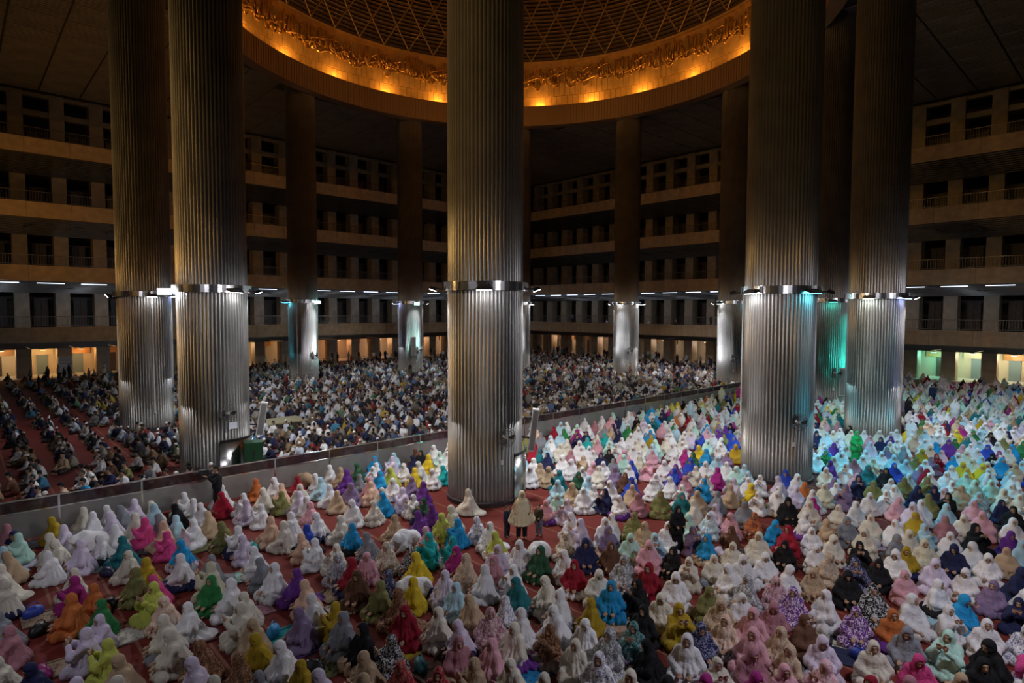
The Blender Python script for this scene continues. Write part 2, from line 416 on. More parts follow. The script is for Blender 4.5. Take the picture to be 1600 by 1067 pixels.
for i in range(10):
    e0, e1 = math.radians(5.6*i+.4), math.radians(5.6*(i+1)+.4); off = .5*(i % 2); of2 = .5*((i+1) % 2)
    for j in range(NN):
        p = sph(e0, 2*math.pi*(j+off)/NN, 24.75)
        for q in ((j+of2), (j+of2+(1 if off > of2 else -1)*1)):
            m.tube([p, sph(e1, 2*math.pi*q/NN, 24.75)], .075, 5)
        if i: m.tube([p, sph(e0, 2*math.pi*(j+1+off)/NN, 24.75)], .05, 4)
dpart(m, 'vault_lattice', MT['domeslat'], False, True)
AMB = (1, .43, .07)
for i in range(25):
    a = math.radians(10.3+14.4*i); c, s_ = math.cos(a), math.sin(a)
    o = lamp('AREA', (24.62*c, 24.62*s_, 32.12), 85*K_DOME, AMB, aim=(25.1*c, 25.1*s_, 33.0)); o.data.shape = 'RECTANGLE'; o.data.size = .12; o.data.size_y = 1.5
    lamp('POINT', (24.3*c, 24.3*s_, 32.18), 105*K_DOME, AMB, size=.08)

    if i % 2 == 0: lamp('SPOT', (24.3*c, 24.3*s_, 32.3), 3600*K_DOME, AMB, aim=(-26*c, -26*s_, 25.5), size=.1, cone=34, blend=.7)

# ------------------------------------------------------------------ columns
R, RC = 26.0, 1.5
nf = 60; prof = ((0, 0), (.10, 0), (.16, -.055), (.30, -.055), (.36, 0), (.68, 0))
prof = tuple((t, -.075*(1-abs(math.sin(math.pi*t))**.8)) for t in (0, .04, .12, .25, .38, .5, .62, .75, .88, .96))
def flute(z): return [((RC+d)*math.cos(2*math.pi*(i+t)/nf), (RC+d)*math.sin(2*math.pi*(i+t)/nf), z) for i in range(nf) for t, d in prof]
m = MB(); zs = (0, 3.2, 3.2, 8.2, 8.6, 13.4, 13.4, 18.6, 18.6, 23.9, 23.9, CEIL); m.quad_strip([flute(z) for z in zs])
flute_me = m.mesh('fluted_cladding', True); flute_me.materials.append(MT['steel'])
m = MB(); m.lathe([(1.44, 0), (1.56, 0), (1.56, .16), (1.50, .2)], 60); base_me = m.mesh('base_ring'); base_me.materials.append(MT['steel_dark'])
m = MB(); m.lathe([(1.5, 8.28), (1.68, 8.28), (1.68, 8.62), (1.5, 8.62)], 60); ring_me = m.mesh('lamp_ring'); ring_me.materials.append(MT['steel_smooth'])
m = MB()
for i in range(8):
    m.box(1.68, 1.73, -.07, .07, 8.3, 8.6, Matrix.Rotation(i*math.pi/4+.2, 4, 'Z'))
clamp_me = m.mesh('ring_clamps'); clamp_me.materials.append(MT['steel_dark'])
COLS = {'A': 7, 'B': 6, 'C': 5, 'L': 4, 'D': 3, 'E': 2, 'F': 1, 'G': 0, 'H': 11, 'J': 10, 'K': 9, 'I': 8}
CLAB = {'A': 'largest fluted steel column, standing in the middle among the seated worshippers', 'B': 'large fluted steel column behind the partition with the green cabinet at its foot',
        'C': 'fluted steel column on the far left with a long white conduit', 'L': 'fluted steel column hidden behind the two left columns', 'D': 'distant fluted column left of centre with cyan lamp and white floodlight',
        'E': 'distant fluted column left of the middle column with blue and teal lamps', 'F': 'distant fluted column peeking out right behind the middle column', 'G': 'distant fluted column right of the middle column with white lamps',
        'H': 'distant fluted column at the right end of the partition with cyan lamp', 'I': 'large fluted column on the right lit white and cyan', 'J': 'narrow visible fluted column wedged between the two large right columns', 'K': 'rightmost fluted steel column rising behind the person in green'}
def colpos(k): a = math.radians(15+30*k); return R*math.cos(a), R*math.sin(a)
def camdir(c): return math.atan2(CAM[1]-c[1], CAM[0]-c[0])
for nm, k in COLS.items():
    c = colpos(k); t = empty('column', (c[0], c[1], 0), math.radians(15+30*k)); tag(t, CLAB[nm], 'column', kind='structure')
    for n_, me in (('fluted_cladding', flute_me), ('base_ring', base_me), ('lamp_ring', ring_me), ('ring_clamps', clamp_me)): link(n_, me, t)
    for s_, z0, z1, rr in {'C': ((.25, 1.2, 8.3, .035),), 'I': ((-1.0, 2.0, 8.3, .03),), 'D': ((-.4, 1, 8.3, .03),)}.get(nm, ()):
        a = camdir(c)+math.asin(s_)-math.radians(15+30*k); b = MB(); b.tube([(1.55*math.cos(a), 1.55*math.sin(a), z0), (1.55*math.cos(a), 1.55*math.sin(a), z1)], rr, 8); b.cyl((1.55*math.cos(a), 1.55*math.sin(a)), rr*2, rr*2, z0-.08, z0, 10)
        b.build('conduit', MT['white'], t)

# flood lamps on the column rings : (column, sine of the angle seen from the camera, tilt out, colour, power, word)
WH, CY, BL, TE, GW = (.93, .95, 1.0), (.08, .62, .85), (.35, .45, 1.0), (.05, .9, .75), (.85, 1.0, .95)
FL = [('A', -1.25, .35, WH, 520, 'white left hand'), ('A', -.02, .1, WH, 430, 'white wall washing front'), ('A', 1.22, .35, WH, 640, 'warm white right hand'),
      ('B', -1.08, 1.3, WH, 900, 'glaring white'), ('B', .5, .1, WH, 330, 'white wall washing'), ('B', 1.15, .3, WH, 260, 'small white right hand'),
      ('C', -1.12, .9, WH, 420, 'white left hand'), ('C', .2, .1, WH, 300, 'white wall washing'), ('C', .95, .1, BL, 160, 'blue right hand'),
      ('D', -.85, .15, CY, 420, 'cyan'), ('D', .8, 1.15, WH, 900, 'glaring white'), ('D', -1.2, .3, CY, 160, 'small cyan outer'),
      ('E', -1.2, .4, WH, 420, 'small white left hand'), ('E', -.85, .1, BL, 330, 'blue'), ('E', .4, 1.1, TE, 700, 'glaring teal'), ('E', 1.2, .4, WH, 420, 'small white right hand'),
      ('F', .95, .2, WH, 420, 'white right hand'),
      ('G', -1.2, .4, WH, 420, 'white left hand'), ('G', -.4, .1, WH, 330, 'white wall washing'), ('G', .85, .1, WH, 330, 'second white wall washing'), ('G', 1.25, .4, WH, 520, 'white right hand'),
      ('H', -1.2, .4, WH, 520, 'white left hand'), ('H', -.7, .1, WH, 300, 'white wall washing'), ('H', .8, .1, CY, 420, 'cyan'),
      ('I', -.62, .12, WH, 640, 'white wall washing'), ('I', .7, .12, CY, 900, 'cyan wall washing'),
      ('J', .15, .12, TE, 420, 'teal wall washing'), ('K', -.2, .12, GW, 640, 'pale green-white wall washing'), ('K', .8, .12, BL, 330, 'blue-white'), ('K', 1.2, .4, WH, 520, 'white right hand'),
      ('L', 0, .3, WH, 300, 'white')]  # unseen lamp added to brighten the people beyond the partition
CWORD = {'A': 'middle column', 'B': 'column with the green cabinet', 'C': 'far left column', 'D': 'distant column left of centre', 'E': 'distant column near the middle', 'F': 'distant column behind the middle one', 'G': 'distant column right of centre', 'H': 'distant column at the partition end', 'I': 'large right column', 'J': 'wedged right column', 'K': 'rightmost column', 'L': 'hidden left column'}
def floodlight(nm, s_, tilt, colr, pw, word, lit=True):
    c = colpos(COLS[nm]); out = max(0, abs(s_)-1)
    a = camdir(c)+math.copysign(math.asin(min(1, abs(s_))), s_)
    wash = tilt < .25; r = 1.86+out*.9; wid = 1.5 if wash else 1.45 if tilt > 1 else 1.; tilt = -.3 if wash else tilt
    fa = camdir(c) if tilt > 1 else a
    t = empty('floodlight', (c[0]+r*math.cos(a), c[1]+r*math.sin(a), 8.32), fa)
    tag(t, '%s floodlight on the lamp ring of the %s' % (word, CWORD[nm]), 'floodlight', 'floodlights on the column rings')
    v = Matrix.Rotation(-fa, 3, 'Z') @ Vector((-math.cos(a), -math.sin(a), 0)); b = MB(); b.tube([v*.03+Vector((0, 0, .06)), v*(r-1.64)+Vector((0, 0, .06))], .035, 6); b.build('bracket', MT['steel_dark'], t)
    Rm = Matrix.Rotation(-tilt, 4, 'Y')
    b = MB(); q = [Rm @ Vector(p) for p in ((-.16, -.22*wid, 0), (.16, -.22*wid, 0), (.16, .22*wid, 0), (-.16, .22*wid, 0), (-.10, -.15*wid, .14), (.10, -.15*wid, .14), (.10, .15*wid, .14), (-.10, .15*wid, .14))]
    b.v = [tuple(p) for p in q]; b.f = [(0, 3, 2, 1), (4, 5, 6, 7), (0, 1, 5, 4), (1, 2, 6, 5), (2, 3, 7, 6), (3, 0, 4, 7)]; hs = b.build('housing', MT['black'], t)
    b = MB(); b.box(-.13, .13, -.19*wid, .19*wid, -.02, 0, Rm); b.build('lens', emat(colr, 90 if tilt > 1 else 14) if lit else MT['glassdark'], hs)
    if lit:
        dn = Rm @ Vector((0, 0, -1)); d = Vector((dn.x*math.cos(fa), dn.x*math.sin(fa), dn.z)); p = Vector(t.location)+d*.08
        lamp('SPOT', p, pw*K_COL*(.14 if wash else 1.9), colr, aim=p+d, size=.3 if wash else .16, cone=165, blend=.5)
for f in FL: floodlight(*f)
# unseen fill lamps added on the dome side of the columns, brightening the crowd
for nm in 'CLDEFGH':
    c = colpos(COLS[nm]); a = math.atan2(-c[1], -c[0]); lamp('SPOT', (c[0]+2.*math.cos(a), c[1]+2.*math.sin(a), 8.2), 750*K_COL, (.85, .9, 1), aim=(c[0]+7*math.cos(a), c[1]+7*math.sin(a), 0), size=.16, cone=150, blend=.6)
for nm, da, colr, pw in (('A', 1.9, WH, 950), ('A', -2.2, WH, 800), ('I', -2.0, WH, 1150), ('I', 2.0, CY, 2500), ('J', .9, TE, 800), ('K', -1.6, (.4, .85, .95), 900), ('K', 1.9, (.7, .85, 1), 800), ('B', 2.4, WH, 1300), ('H', -1.4, WH, 1800)):  # more unseen fill lamps, added around the columns to brighten nearby rows
    c = colpos(COLS[nm]); a = camdir(c)+da; lamp('SPOT', (c[0]+2.1*math.cos(a), c[1]+2.1*math.sin(a), 8.2), pw*K_COL, colr, aim=(c[0]+7*math.cos(a), c[1]+7*math.sin(a), 0), size=.16, cone=140, blend=.6)
for s_, word in ((-1.12, 'unlit left hand'), (1.14, 'unlit right hand')): floodlight('I', s_, .2, WH, 0, word, False)

# ------------------------------------------------------------------ partition between the two prayer areas
YB = -12.0; part = empty('partition', (0, YB, 0)); tag(part, 'long low partition of grey steel panels topped by dark tinted glass', 'partition')
glass = bpy.data.materials.new('tinted_glass_strip'); glass.use_nodes = True; nt = glass.node_tree; b_ = nt.nodes['Principled BSDF']
b_.inputs['Base Color'].default_value = (.05, .025, .025, 1); b_.inputs['Roughness'].default_value = .1; b_.inputs['Alpha'].default_value = .8
sg = 2.4; pm = MB(); pm.box(.03, sg-.03, -.03, .03, .06, .93); p_me = pm.mesh('steel_panel'); p_me.materials.append(MT['panel_grey'])
pm = MB(); pm.box(.02, sg-.02, -.012, .012, .98, 1.33); g_me = pm.mesh('glass_strip'); g_me.materials.append(glass)
pm = MB(); pm.box(-.03, .03, -.04, .04, 0, 1.36); s_me = pm.mesh('post'); s_me.materials.append(MT['steel_smooth'])
x = -46.
while x < 38:
    if not (abs(x+1.2+16.2) < 0):
        for n_, me in (('steel_panel', p_me), ('glass_strip', g_me), ('post', s_me)):
            o = link(n_, me, part); o.location = (x, 0, 0)
    x += sg
pm = MB(); pm.box(-46, 38.5, -.045, .045, .93, .975); pm.build('middle_rail', MT['steel_smooth'], part)
pm = MB(); pm.box(-46, 38.5, -.03, .03, 1.33, 1.37); pm.build('top_rail', MT['steel_smooth'], part)

# ------------------------------------------------------------------ things at the columns
def fan(nm, s_, z, label, sc=1.):
    c = colpos(COLS[nm]); a = camdir(c)+math.asin(s_)
    t = empty('wall_fan', (c[0]+1.5*math.cos(a), c[1]+1.5*math.sin(a), z), a); t.scale = (sc, sc, sc)
    tag(t, label, 'fan', 'fans mounted on the columns')
    b = MB(); b.box(0, .04, -.09, .09, -.14, .14); b.tube([(.02, 0, 0), (.24, 0, -.02)], .03, 8); b.build('bracket', MT['steel_dark'], t)
    b = MB(); b.tube([(.22, 0, 0), (.40, 0, 0)], .075, 12); b.build('motor', MT['white'], t)
    b = MB()
    for rr, xx in ((.36, .38), (.36, .46), (.27, .50), (.18, .52), (.09, .53), (.27, .35)):
        b.tube([(xx, rr*math.cos(q), rr*math.sin(q)) for q in np.linspace(0, 2*math.pi, 25)], .008, 4)
    for q in np.linspace(0, 2*math.pi, 17)[:-1]:
        b.tube([(.53, .06*math.cos(q), .06*math.sin(q)), (.50, .27*math.cos(q), .27*math.sin(q)), (.42, .37*math.cos(q), .37*math.sin(q)), (.35, .27*math.cos(q), .27*math.sin(q))], .004, 3)
    b.build('cage', MT['rail'], t)
    for q in range(3):
        a0 = q*2.094; b = MB(); pts = []
        for u_, wv in ((.05, .3), (.15, .42), (.27, .40), (.33, .25)):
            pts.append([(.44-.05, u_*math.cos(a0-wv), u_*math.sin(a0-wv)), (.44, u_*math.cos(a0), u_*math.sin(a0)), (.44+.04, u_*math.cos(a0+wv), u_*math.sin(a0+wv)), (.44+.03, u_*math.cos(a0+wv)*.99, u_*math.sin(a0+wv)*.99), (.43, u_*math.cos(a0)*.99, u_*math.sin(a0)*.99), (.38, u_*math.cos(a0-wv)*.99, u_*math.sin(a0-wv)*.99)])
        b.quad_strip(pts); b.build('blade', MT['steel_dark'], t)
    b = MB(); b.tube([(.03, .05, -.14), (.03, .06, -.5), (.03, .02, -.95)], .008, 4); b.box(.0, .06, -.05, .05, -1.12, -.95); b.build('switch_cable', MT['white'], t)
fan('A', .42, 2.75, 'caged wall fan on the front of the middle column')
fan('B', .28, 2.9, 'caged wall fan on the column above the paper notice')
fan('C', .95, 2.4, 'round fan at the right edge of the far left column', 1.25)
fan('I', .45, 2.85, 'caged wall fan low on the large right column')
fan('J', .3, 2.7, 'round fan on the wedged column between the right columns', 1.3)
fan('D', .5, 2.8, 'caged wall fan on the distant column left of centre', 1.3)
fan('E', .45, 2.8, 'caged wall fan on the distant column near the middle', 1.3)
fan('G', .2, 2.9, 'caged wall fan on the distant column right of centre', 1.2)
fan('H', .1, 2.8, 'caged wall fan on the distant column at the partition end', 1.2)
def speaker(nm, s_, r, z0, h, lean, label, wd=.22):
    c = colpos(COLS[nm]); a = camdir(c)+math.asin(s_); t = empty('column_speaker', (c[0]+r*math.cos(a), c[1]+r*math.sin(a), z0), camdir(c)); t.rotation_euler = (lean, .0, camdir(c))
    tag(t, label, 'speaker', 'slim column loudspeakers')
    b = MB(); b.box(-.16, .16, -wd, wd, 0, h); b.build('cabinet', MT['white'], t)
    b = MB(); b.box(.161, .175, -wd*.8, wd*.8, .06, h-.06); b.build('grille', MT['panel_grey'], t)
    v = Matrix.Rotation(-camdir(c), 3, 'Z') @ Vector((c[0]-t.location[0], c[1]-t.location[1], 0)); v = v.normalized()*(r-1.42)
    b = MB(); b.tube([(0, 0, h*.3), (v.x, v.y, h*.3)], .04, 6); b.tube([(0, 0, h*.75), (v.x, v.y, h*.75)], .04, 6); b.build('bracket', MT['black'], t)
speaker('A', .99, 1.85, 1.9, 1.7, -.12, 'pale slim loudspeaker leaning at the right of the middle column', .12)
speaker('B', .99, 1.9, 1.5, 1.6, -.16, 'pale slim loudspeaker leaning beside the green cabinet', .15)
speaker('J', .6, 1.8, .9, 2.2, 0, 'pale upright loudspeaker at the wedged right column', .2)
speaker('E', .2, 1.75, 2.2, 2.2, 0, 'white upright loudspeaker on the distant column near the middle', .3)
def guard(nm, s0, s1, r, z1, label):
    c = colpos(COLS[nm]); a = camdir(c); t = empty('curved_guard', (c[0], c[1], 0)); tag(t, label, 'guard panel')
    a0, a1 = a+s0, a+s1; b = MB(); b.lathe([(r, 0), (r, z1), (r-.04, z1), (r-.04, 0)], 16, (0, 0), a0, a1); b.build('steel_sheet', MT['steel_smooth'], t, True)
    b = MB(); b.tube([(r*math.cos(q), r*math.sin(q), z1+.02) for q in np.linspace(a0, a1, 16)], .045, 6); b.build('black_edge', MT['black'], t)
guard('A', .75, 1.75, 1.66, 1.95, 'curved steel guard sheet at the right foot of the middle column')
guard('B', .1, 1.5, 1.64, 1.6, 'curved steel guard sheet at the foot of the column with the notice')
c = colpos(COLS['B']); a = camdir(c)+.75
t = empty('green_cabinet', (c[0]+2.25*math.cos(a), c[1]+2.25*math.sin(a), 0), camdir(c)); tag(t, 'dark green metal cabinet beside the column behind the partition', 'cabinet')
b = MB(); b.box(-.35, .35, -.4, .4, .1, 1.5); b.build('body', MT['green'], t)
for y0, y1, yh in ((-.38, -.01, -.06), (.01, .38, .03)):
    b = MB(); b.box(.35, .37, y0, y1, .15, 1.45); dr_ = b.build('door', MT['green'], t)
    b = MB(); b.box(.37, .4, yh, yh+.03, .9, 1.1); b.build('handle', MT['steel_dark'], dr_)
b = MB(); b.box(-.3, .3, -.35, .35, 0, .1); b.build('plinth', MT['black'], t)
a = camdir(c)+.5
t = MB(); t.box(-.005, .005, -.2, .2, -.15, .15, Matrix.Translation((c[0]+1.53*math.cos(a), c[1]+1.53*math.sin(a), 2.25)) @ Matrix.Rotation(a, 4, 'Z')); tag(t.build('paper_notice', MT['paper']), 'small white paper notice taped to the column above the steel guard', 'notice')
p = atz(441, 657, .45); t = empty('platform', (p[0], p[1], 0)); tag(t, 'low olive carpeted platform among the people behind the partition', 'platform')
b = MB(); b.box(-1.3, 1.3, -1.0, 1.0, .42, .5); b.build('top', MT['olive'], t); b = MB(); b.box(-1.25, 1.25, -.95, .95, 0, .42); b.build('base', MT['darkwood'], t)
t = empty('air_conditioner', (-25.0, 45.6, 0)); tag(t, 'cream standing air conditioner between piers at the far left wall', 'air conditioner')
b = MB(); b.box(-.62, .62, -.25, .3, 0, 2.3); b.build('body', MT['white'], t); b = MB(); b.box(-.55, .55, -.28, -.25, 1.75, 2.2); b.build('outlet_grille', MT['panel_grey'], t); b = MB(); b.box(-.62, .62, -.27, -.25, 1.55, 1.6); b.build('seam', MT['steel_dark'], t)

# ------------------------------------------------------------------ figures: smooth surfaces from blended volumes
def ell(c, r):
    def f(X, Y, Z):
        a, b, d = (X-c[0])/r[0], (Y-c[1])/r[1], (Z-c[2])/r[2]
        k0 = np.sqrt(a*a+b*b+d*d); k1 = np.sqrt((a/r[0])**2+(b/r[1])**2+(d/r[2])**2)+1e-6
        return k0*(k0-1)/k1
    return f
def cap(a, b, ra, rb=None, sq=(1, 1, 1)):
    a, b = np.array(a, float), np.array(b, float); rb = ra if rb is None else rb
    def f(X, Y, Z):
        q = b-a; L = max(q@q, 1e-9)
        h = np.clip(((X-a[0])*q[0]+(Y-a[1])*q[1]+(Z-a[2])*q[2])/L, 0, 1)
        return np.sqrt(((X-a[0]-q[0]*h)*sq[0])**2+((Y-a[1]-q[1]*h)*sq[1])**2+((Z-a[2]-q[2]*h)*sq[2])**2)-(ra+(rb-ra)*h)
    return f
def un(fs, k):
    def f(X, Y, Z):
        d = fs[0](X, Y, Z)
        for g in fs[1:]:
            e = g(X, Y, Z); h = np.clip(.5+.5*(e-d)/k, 0, 1); d = e*(1-h)+d*h-k*h*(1-h)
        return d
    return f
def sub(f, g): return lambda X, Y, Z: np.maximum(f(X, Y, Z), -g(X, Y, Z))
def above(f, z0): return lambda X, Y, Z: np.maximum(f(X, Y, Z), z0-Z)
def below(f, z0): return lambda X, Y, Z: np.maximum(f(X, Y, Z), Z-z0)
def folds(f, cx, cz, n, amp, ph, ztop):
    def g(X, Y, Z):
        th = np.arctan2(Y, X-cx); t = np.clip((ztop-Z)/ztop, 0, 1)
        return f(X, Y, Z)+amp*t*np.sin(n*th+ph+2.2*np.sin(3*th+ph)+3*Z)+amp*.35*np.sin(9*X+ph)*np.sin(11*Y)*np.sin(8*Z+1)
    return g
def nets(fn, lo, hi, h):
    g_ = [np.arange(lo[i], hi[i]+.06, .06) for i in range(3)]; w_ = fn(*np.meshgrid(*g_, indexing='ij')) < .07
    for i in range(3):
        k = np.where(w_.any(axis=tuple(j for j in range(3) if j != i)))[0]; lo = list(lo); hi = list(hi); lo[i] = max(lo[i], g_[i][k[0]]-.06); hi[i] = min(hi[i], g_[i][k[-1]]+.06)
    lo = np.array(lo, float)-h*.37; n = [int(math.ceil((hi[i]-lo[i])/h))+1 for i in range(3)]
    X, Y, Z = np.meshgrid(*[lo[i]+h*np.arange(n[i]) for i in range(3)], indexing='ij')
    V = fn(X, Y, Z); S = V < 0
    c = [q-1 for q in n]; acc = np.zeros((*c, 3)); cnt = np.zeros(c)
    for ax in range(3):
        o1, o2 = [i for i in range(3) if i != ax]
        for p in (0, 1):
            for q in (0, 1):
                s0 = [None]*3; s1 = [None]*3
                s0[ax] = slice(0, c[ax]); s1[ax] = slice(1, c[ax]+1)
                s0[o1] = s1[o1] = slice(p, c[o1]+p); s0[o2] = s1[o2] = slice(q, c[o2]+q)
                a, b = V[tuple(s0)], V[tuple(s1)]; mk = S[tuple(s0)] != S[tuple(s1)]
                t = np.where(mk, a/np.where(mk, a-b, 1), 0)
                acc[..., ax] += t; acc[..., o1] += mk*p; acc[..., o2] += mk*q; cnt += mk
    act = cnt > 0; idx = -np.ones(c, int); idx[act] = np.arange(act.sum())
    vi = np.argwhere(act); verts = lo+h*(vi+acc[act]/cnt[act][:, None]); F = []
    for ax in range(3):
        o1, o2 = (ax+1) % 3, (ax+2) % 3
        s0 = [slice(1, None)]*3; s1 = [slice(1, None)]*3
        s0[ax] = slice(0, n[ax]-1); s1[ax] = slice(1, n[ax])
        sl = [slice(1, n[i]-1) for i in range(3)]; sl[ax] = slice(0, n[ax]-1)
        A = S[tuple(sl)]; sl2 = list(sl); sl2[ax] = slice(1, n[ax]); B = S[tuple(sl2)]
        for flip in (0, 1):
            w_ = np.argwhere((A & ~B) if not flip else (~A & B))
            if not len(w_): continue
            base = w_.copy(); base[:, o1] += 1; base[:, o2] += 1
            def g(d1, d2):
                q = base.copy(); q[:, o1] += d1; q[:, o2] += d2; return idx[q[:, 0], q[:, 1], q[:, 2]]
            quad = np.stack([g(-1, -1), g(0, -1), g(0, 0), g(-1, 0)], 1)
            F.append(quad if not flip else quad[:, ::-1])
    F = np.concatenate(F); F = F[(F >= 0).all(1)]
    return verts, F
def npmesh(name, V, F, mats, mi=None):
    me = bpy.data.meshes.new(name); me.vertices.add(len(V)); me.vertices.foreach_set('co', V.astype(np.float32).ravel())
    me.loops.add(F.size); me.loops.foreach_set('vertex_index', F.astype(np.int32).ravel())
    me.polygons.add(len(F)); me.polygons.foreach_set('loop_start', np.arange(0, F.size, F.shape[1], dtype=np.int32))
    if mi is not None: me.polygons.foreach_set('material_index', mi.astype(np.int32))
    me.polygons.foreach_set('use_smooth', np.ones(len(F), bool))
    for q in mats: me.materials.append(q)
    me.update(); me.validate(); return me

def hand(w_, d, side):
    """palm and five fingers; w_ wrist, d pointing direction"""
    w_ = np.array(w_, float); d = np.array(d, float); d /= np.linalg.norm(d)
    up = np.array((0, 0, 1.)); s_ = np.cross(up, d); s_ /= np.linalg.norm(s_); nrm = np.cross(d, s_)
    out = [cap(w_, w_+d*.05, .024, .034)]
    for i, L in enumerate((.062, .074, .068, .052)):
        b = w_+d*.065+s_*side*(-.033+.022*i)
        out.append(cap(b, b+d*L*.55, .0105, .0095)); out.append(cap(b+d*L*.55, b+d*L*.9-nrm*L*.35, .0095, .008))
    b = w_+d*.02-s_*side*.03
    out.append(cap(b, b+d*.04-s_*side*.025, .013, .010)); out.append(cap(b+d*.04-s_*side*.025, b+d*.07-s_*side*.018, .010, .0085))
    return out
def head_fs(H, pitch=0.):
    x, y, z = H; c, s_ = math.cos(pitch), math.sin(pitch)
    def q(dx, dy, dz): return (x+dx*c+dz*s_, y+dy, z-dx*s_+dz*c)
    return [ell(H, (.092, .076, .112)), ell(q(.03, 0, -.055), (.06, .052, .06)), cap(q(.085, 0, .01), q(.108, 0, -.022), .011, .016),
            ell(q(.074, 0, .035), (.025, .055, .012)), ell(q(.082, 0, -.055), (.018, .024, .012)), ell(q(0, .078, -.005), (.022, .012, .032)), ell(q(0, -.078, -.005), (.022, .012, .032))], q
def face_mats(V, F, q):
    C = V[F].mean(1); mi = np.zeros(len(F), int)
    for sy in (-1, 1):
        e = np.array(q(.084, sy*.033, .012)); mi[(np.abs(C-e)*np.array((1/.03, 1/.009, 1/.0055))).max(1) < 1] = 1
        e = np.array(q(.085, sy*.033, .036)); mi[(np.abs(C-e)*np.array((1/.03, 1/.016, 1/.004))).max(1) < 1] = 3
    e = np.array(q(.095, 0, -.055)); mi[(np.abs(C-e)*np.array((1/.03, 1/.018, 1/.006))).max(1) < 1] = 2
    return mi
SKM = None
def figure(kind):
    """volumes of one figure facing +x: dict part -> (function, bounds, material key)"""
    P_ = {}; sit = True
    lean = {'upright': .05, 'slouch': .14, 'pray': .06, 'aside': .08, 'read': .12}.get(kind.split('_')[-1], .05); man = kind.startswith('man')
    pose = kind.split('_')[-1]
    if pose in ('upright', 'slouch', 'pray', 'aside', 'read'):
        H = (lean, 0, .74 if not man else .78); C = (lean*.45, 0, .44); hip = (-.04, 0, .13); hp = {'slouch': .35, 'read': .55, 'pray': .12}.get(pose, .05)
        sh = [(C[0], sy*.165, .55) for sy in (-1, 1)]
        if pose == 'pray': el_ = [(C[0]+.2, sy*.22, .38) for sy in (-1, 1)]; hd = [(C[0]+.33, sy*.06, .58) for sy in (-1, 1)]; dr = (.15, 0, 1)
        elif pose == 'aside': el_ = [(C[0]+.02, -.28, .32), (C[0]+.08, .26, .34)]; hd = [(C[0]+.3, -.2, .2), (C[0]+.33, .1, .2)]; dr = (1, 0, -.2)
        else: el_ = [(C[0]+.06, sy*.26, .33) for sy in (-1, 1)]; hd = [(C[0]+.31, sy*.09, .24) for sy in (-1, 1)]; dr = (1, 0, -.1)
        knee = [(.29, sy*.25, .11) for sy in (-1, 1)]; foot = [(.29, -sy*.10, .05) for sy in (-1, 1)]
        if pose == 'aside': knee = [(.42, .10, .12), (.40, -.12, .11)]; foot = [(-.18, .30, .06), (-.2, .22, .06)]
    elif pose == 'bow':
        H = (.52, 0, .40); C = (.25, 0, .36); hip = (-.12, 0, .22); hp = 1.0
        sh = [(.34, sy*.165, .38) for sy in (-1, 1)]; el_ = [(.45, sy*.22, .2) for sy in (-1, 1)]; hd = [(.62, sy*.12, .06) for sy in (-1, 1)]; dr = (1, 0, -.1)
        knee = [(.22, sy*.12, .09) for sy in (-1, 1)]; foot = [(-.28, sy*.1, .06) for sy in (-1, 1)]
    else:   # standing
        sit = False; H = (.03, 0, 1.47); C = (0, 0, 1.16); hip = (0, 0, .84); hp = .15
        sh = [(0, sy*.17, 1.28) for sy in (-1, 1)]
        if pose == 'stand': wa = 1 if kind.startswith('cape') else .68; el_ = [(.04, sy*.30*wa, 1.06) for sy in (-1, 1)]; hd = [(.20, sy*.28*wa*wa, .96) for sy in (-1, 1)]; dr = (1, 0, -.3)
        else: el_ = [(.16, sy*.25, 1.1) for sy in (-1, 1)]; hd = [(.36, sy*.12, 1.28) for sy in (-1, 1)]; dr = (1, 0, .5)     # 'hold'
        knee = [(.02, sy*.10, .45) for sy in (-1, 1)]; foot = [(0, sy*.11, .06) for sy in (-1, 1)]
    hf, q = head_fs(H, hp)
    nk = (C[0]+(H[0]-C[0])*.45, 0, C[2]+(H[2]-C[2])*.45)
    bf = [cap(hip, C, .125, .13, (1, .82, 1)), cap(C, nk, .12, .06), cap(nk, (H[0]-.015, 0, H[2]-.06), .055, .052)]
    for i, sy in enumerate((-1, 1)):
        bf += [cap(sh[i], el_[i], .048, .038), cap(el_[i], hd[i], .038, .026), cap((hip[0], sy*.09, hip[2]), knee[i], .085, .06), cap(knee[i], foot[i], .058, .04), cap(foot[i], (foot[i][0]+.16, foot[i][1], max(.035, foot[i][2]-.03)), .038, .03)]
    hfs = []
    for i, sy in enumerate((-1, 1)): hfs += hand(hd[i], dr, sy)
    body = un([un(bf, .05), un(hf, .02), un(hfs, .006)], .012)
    zt = H[2]+.16
    lo, hi = (-.6, -.62, -.03), (.85, .62, zt+.05)
    P_['body'] = (body, lo, hi)
    arms = [g for i in (0, 1) for g in (cap(sh[i], el_[i], .075, .075), cap(el_[i], np.array(hd[i])*.85+np.array(el_[i])*.15, .085, .062))]
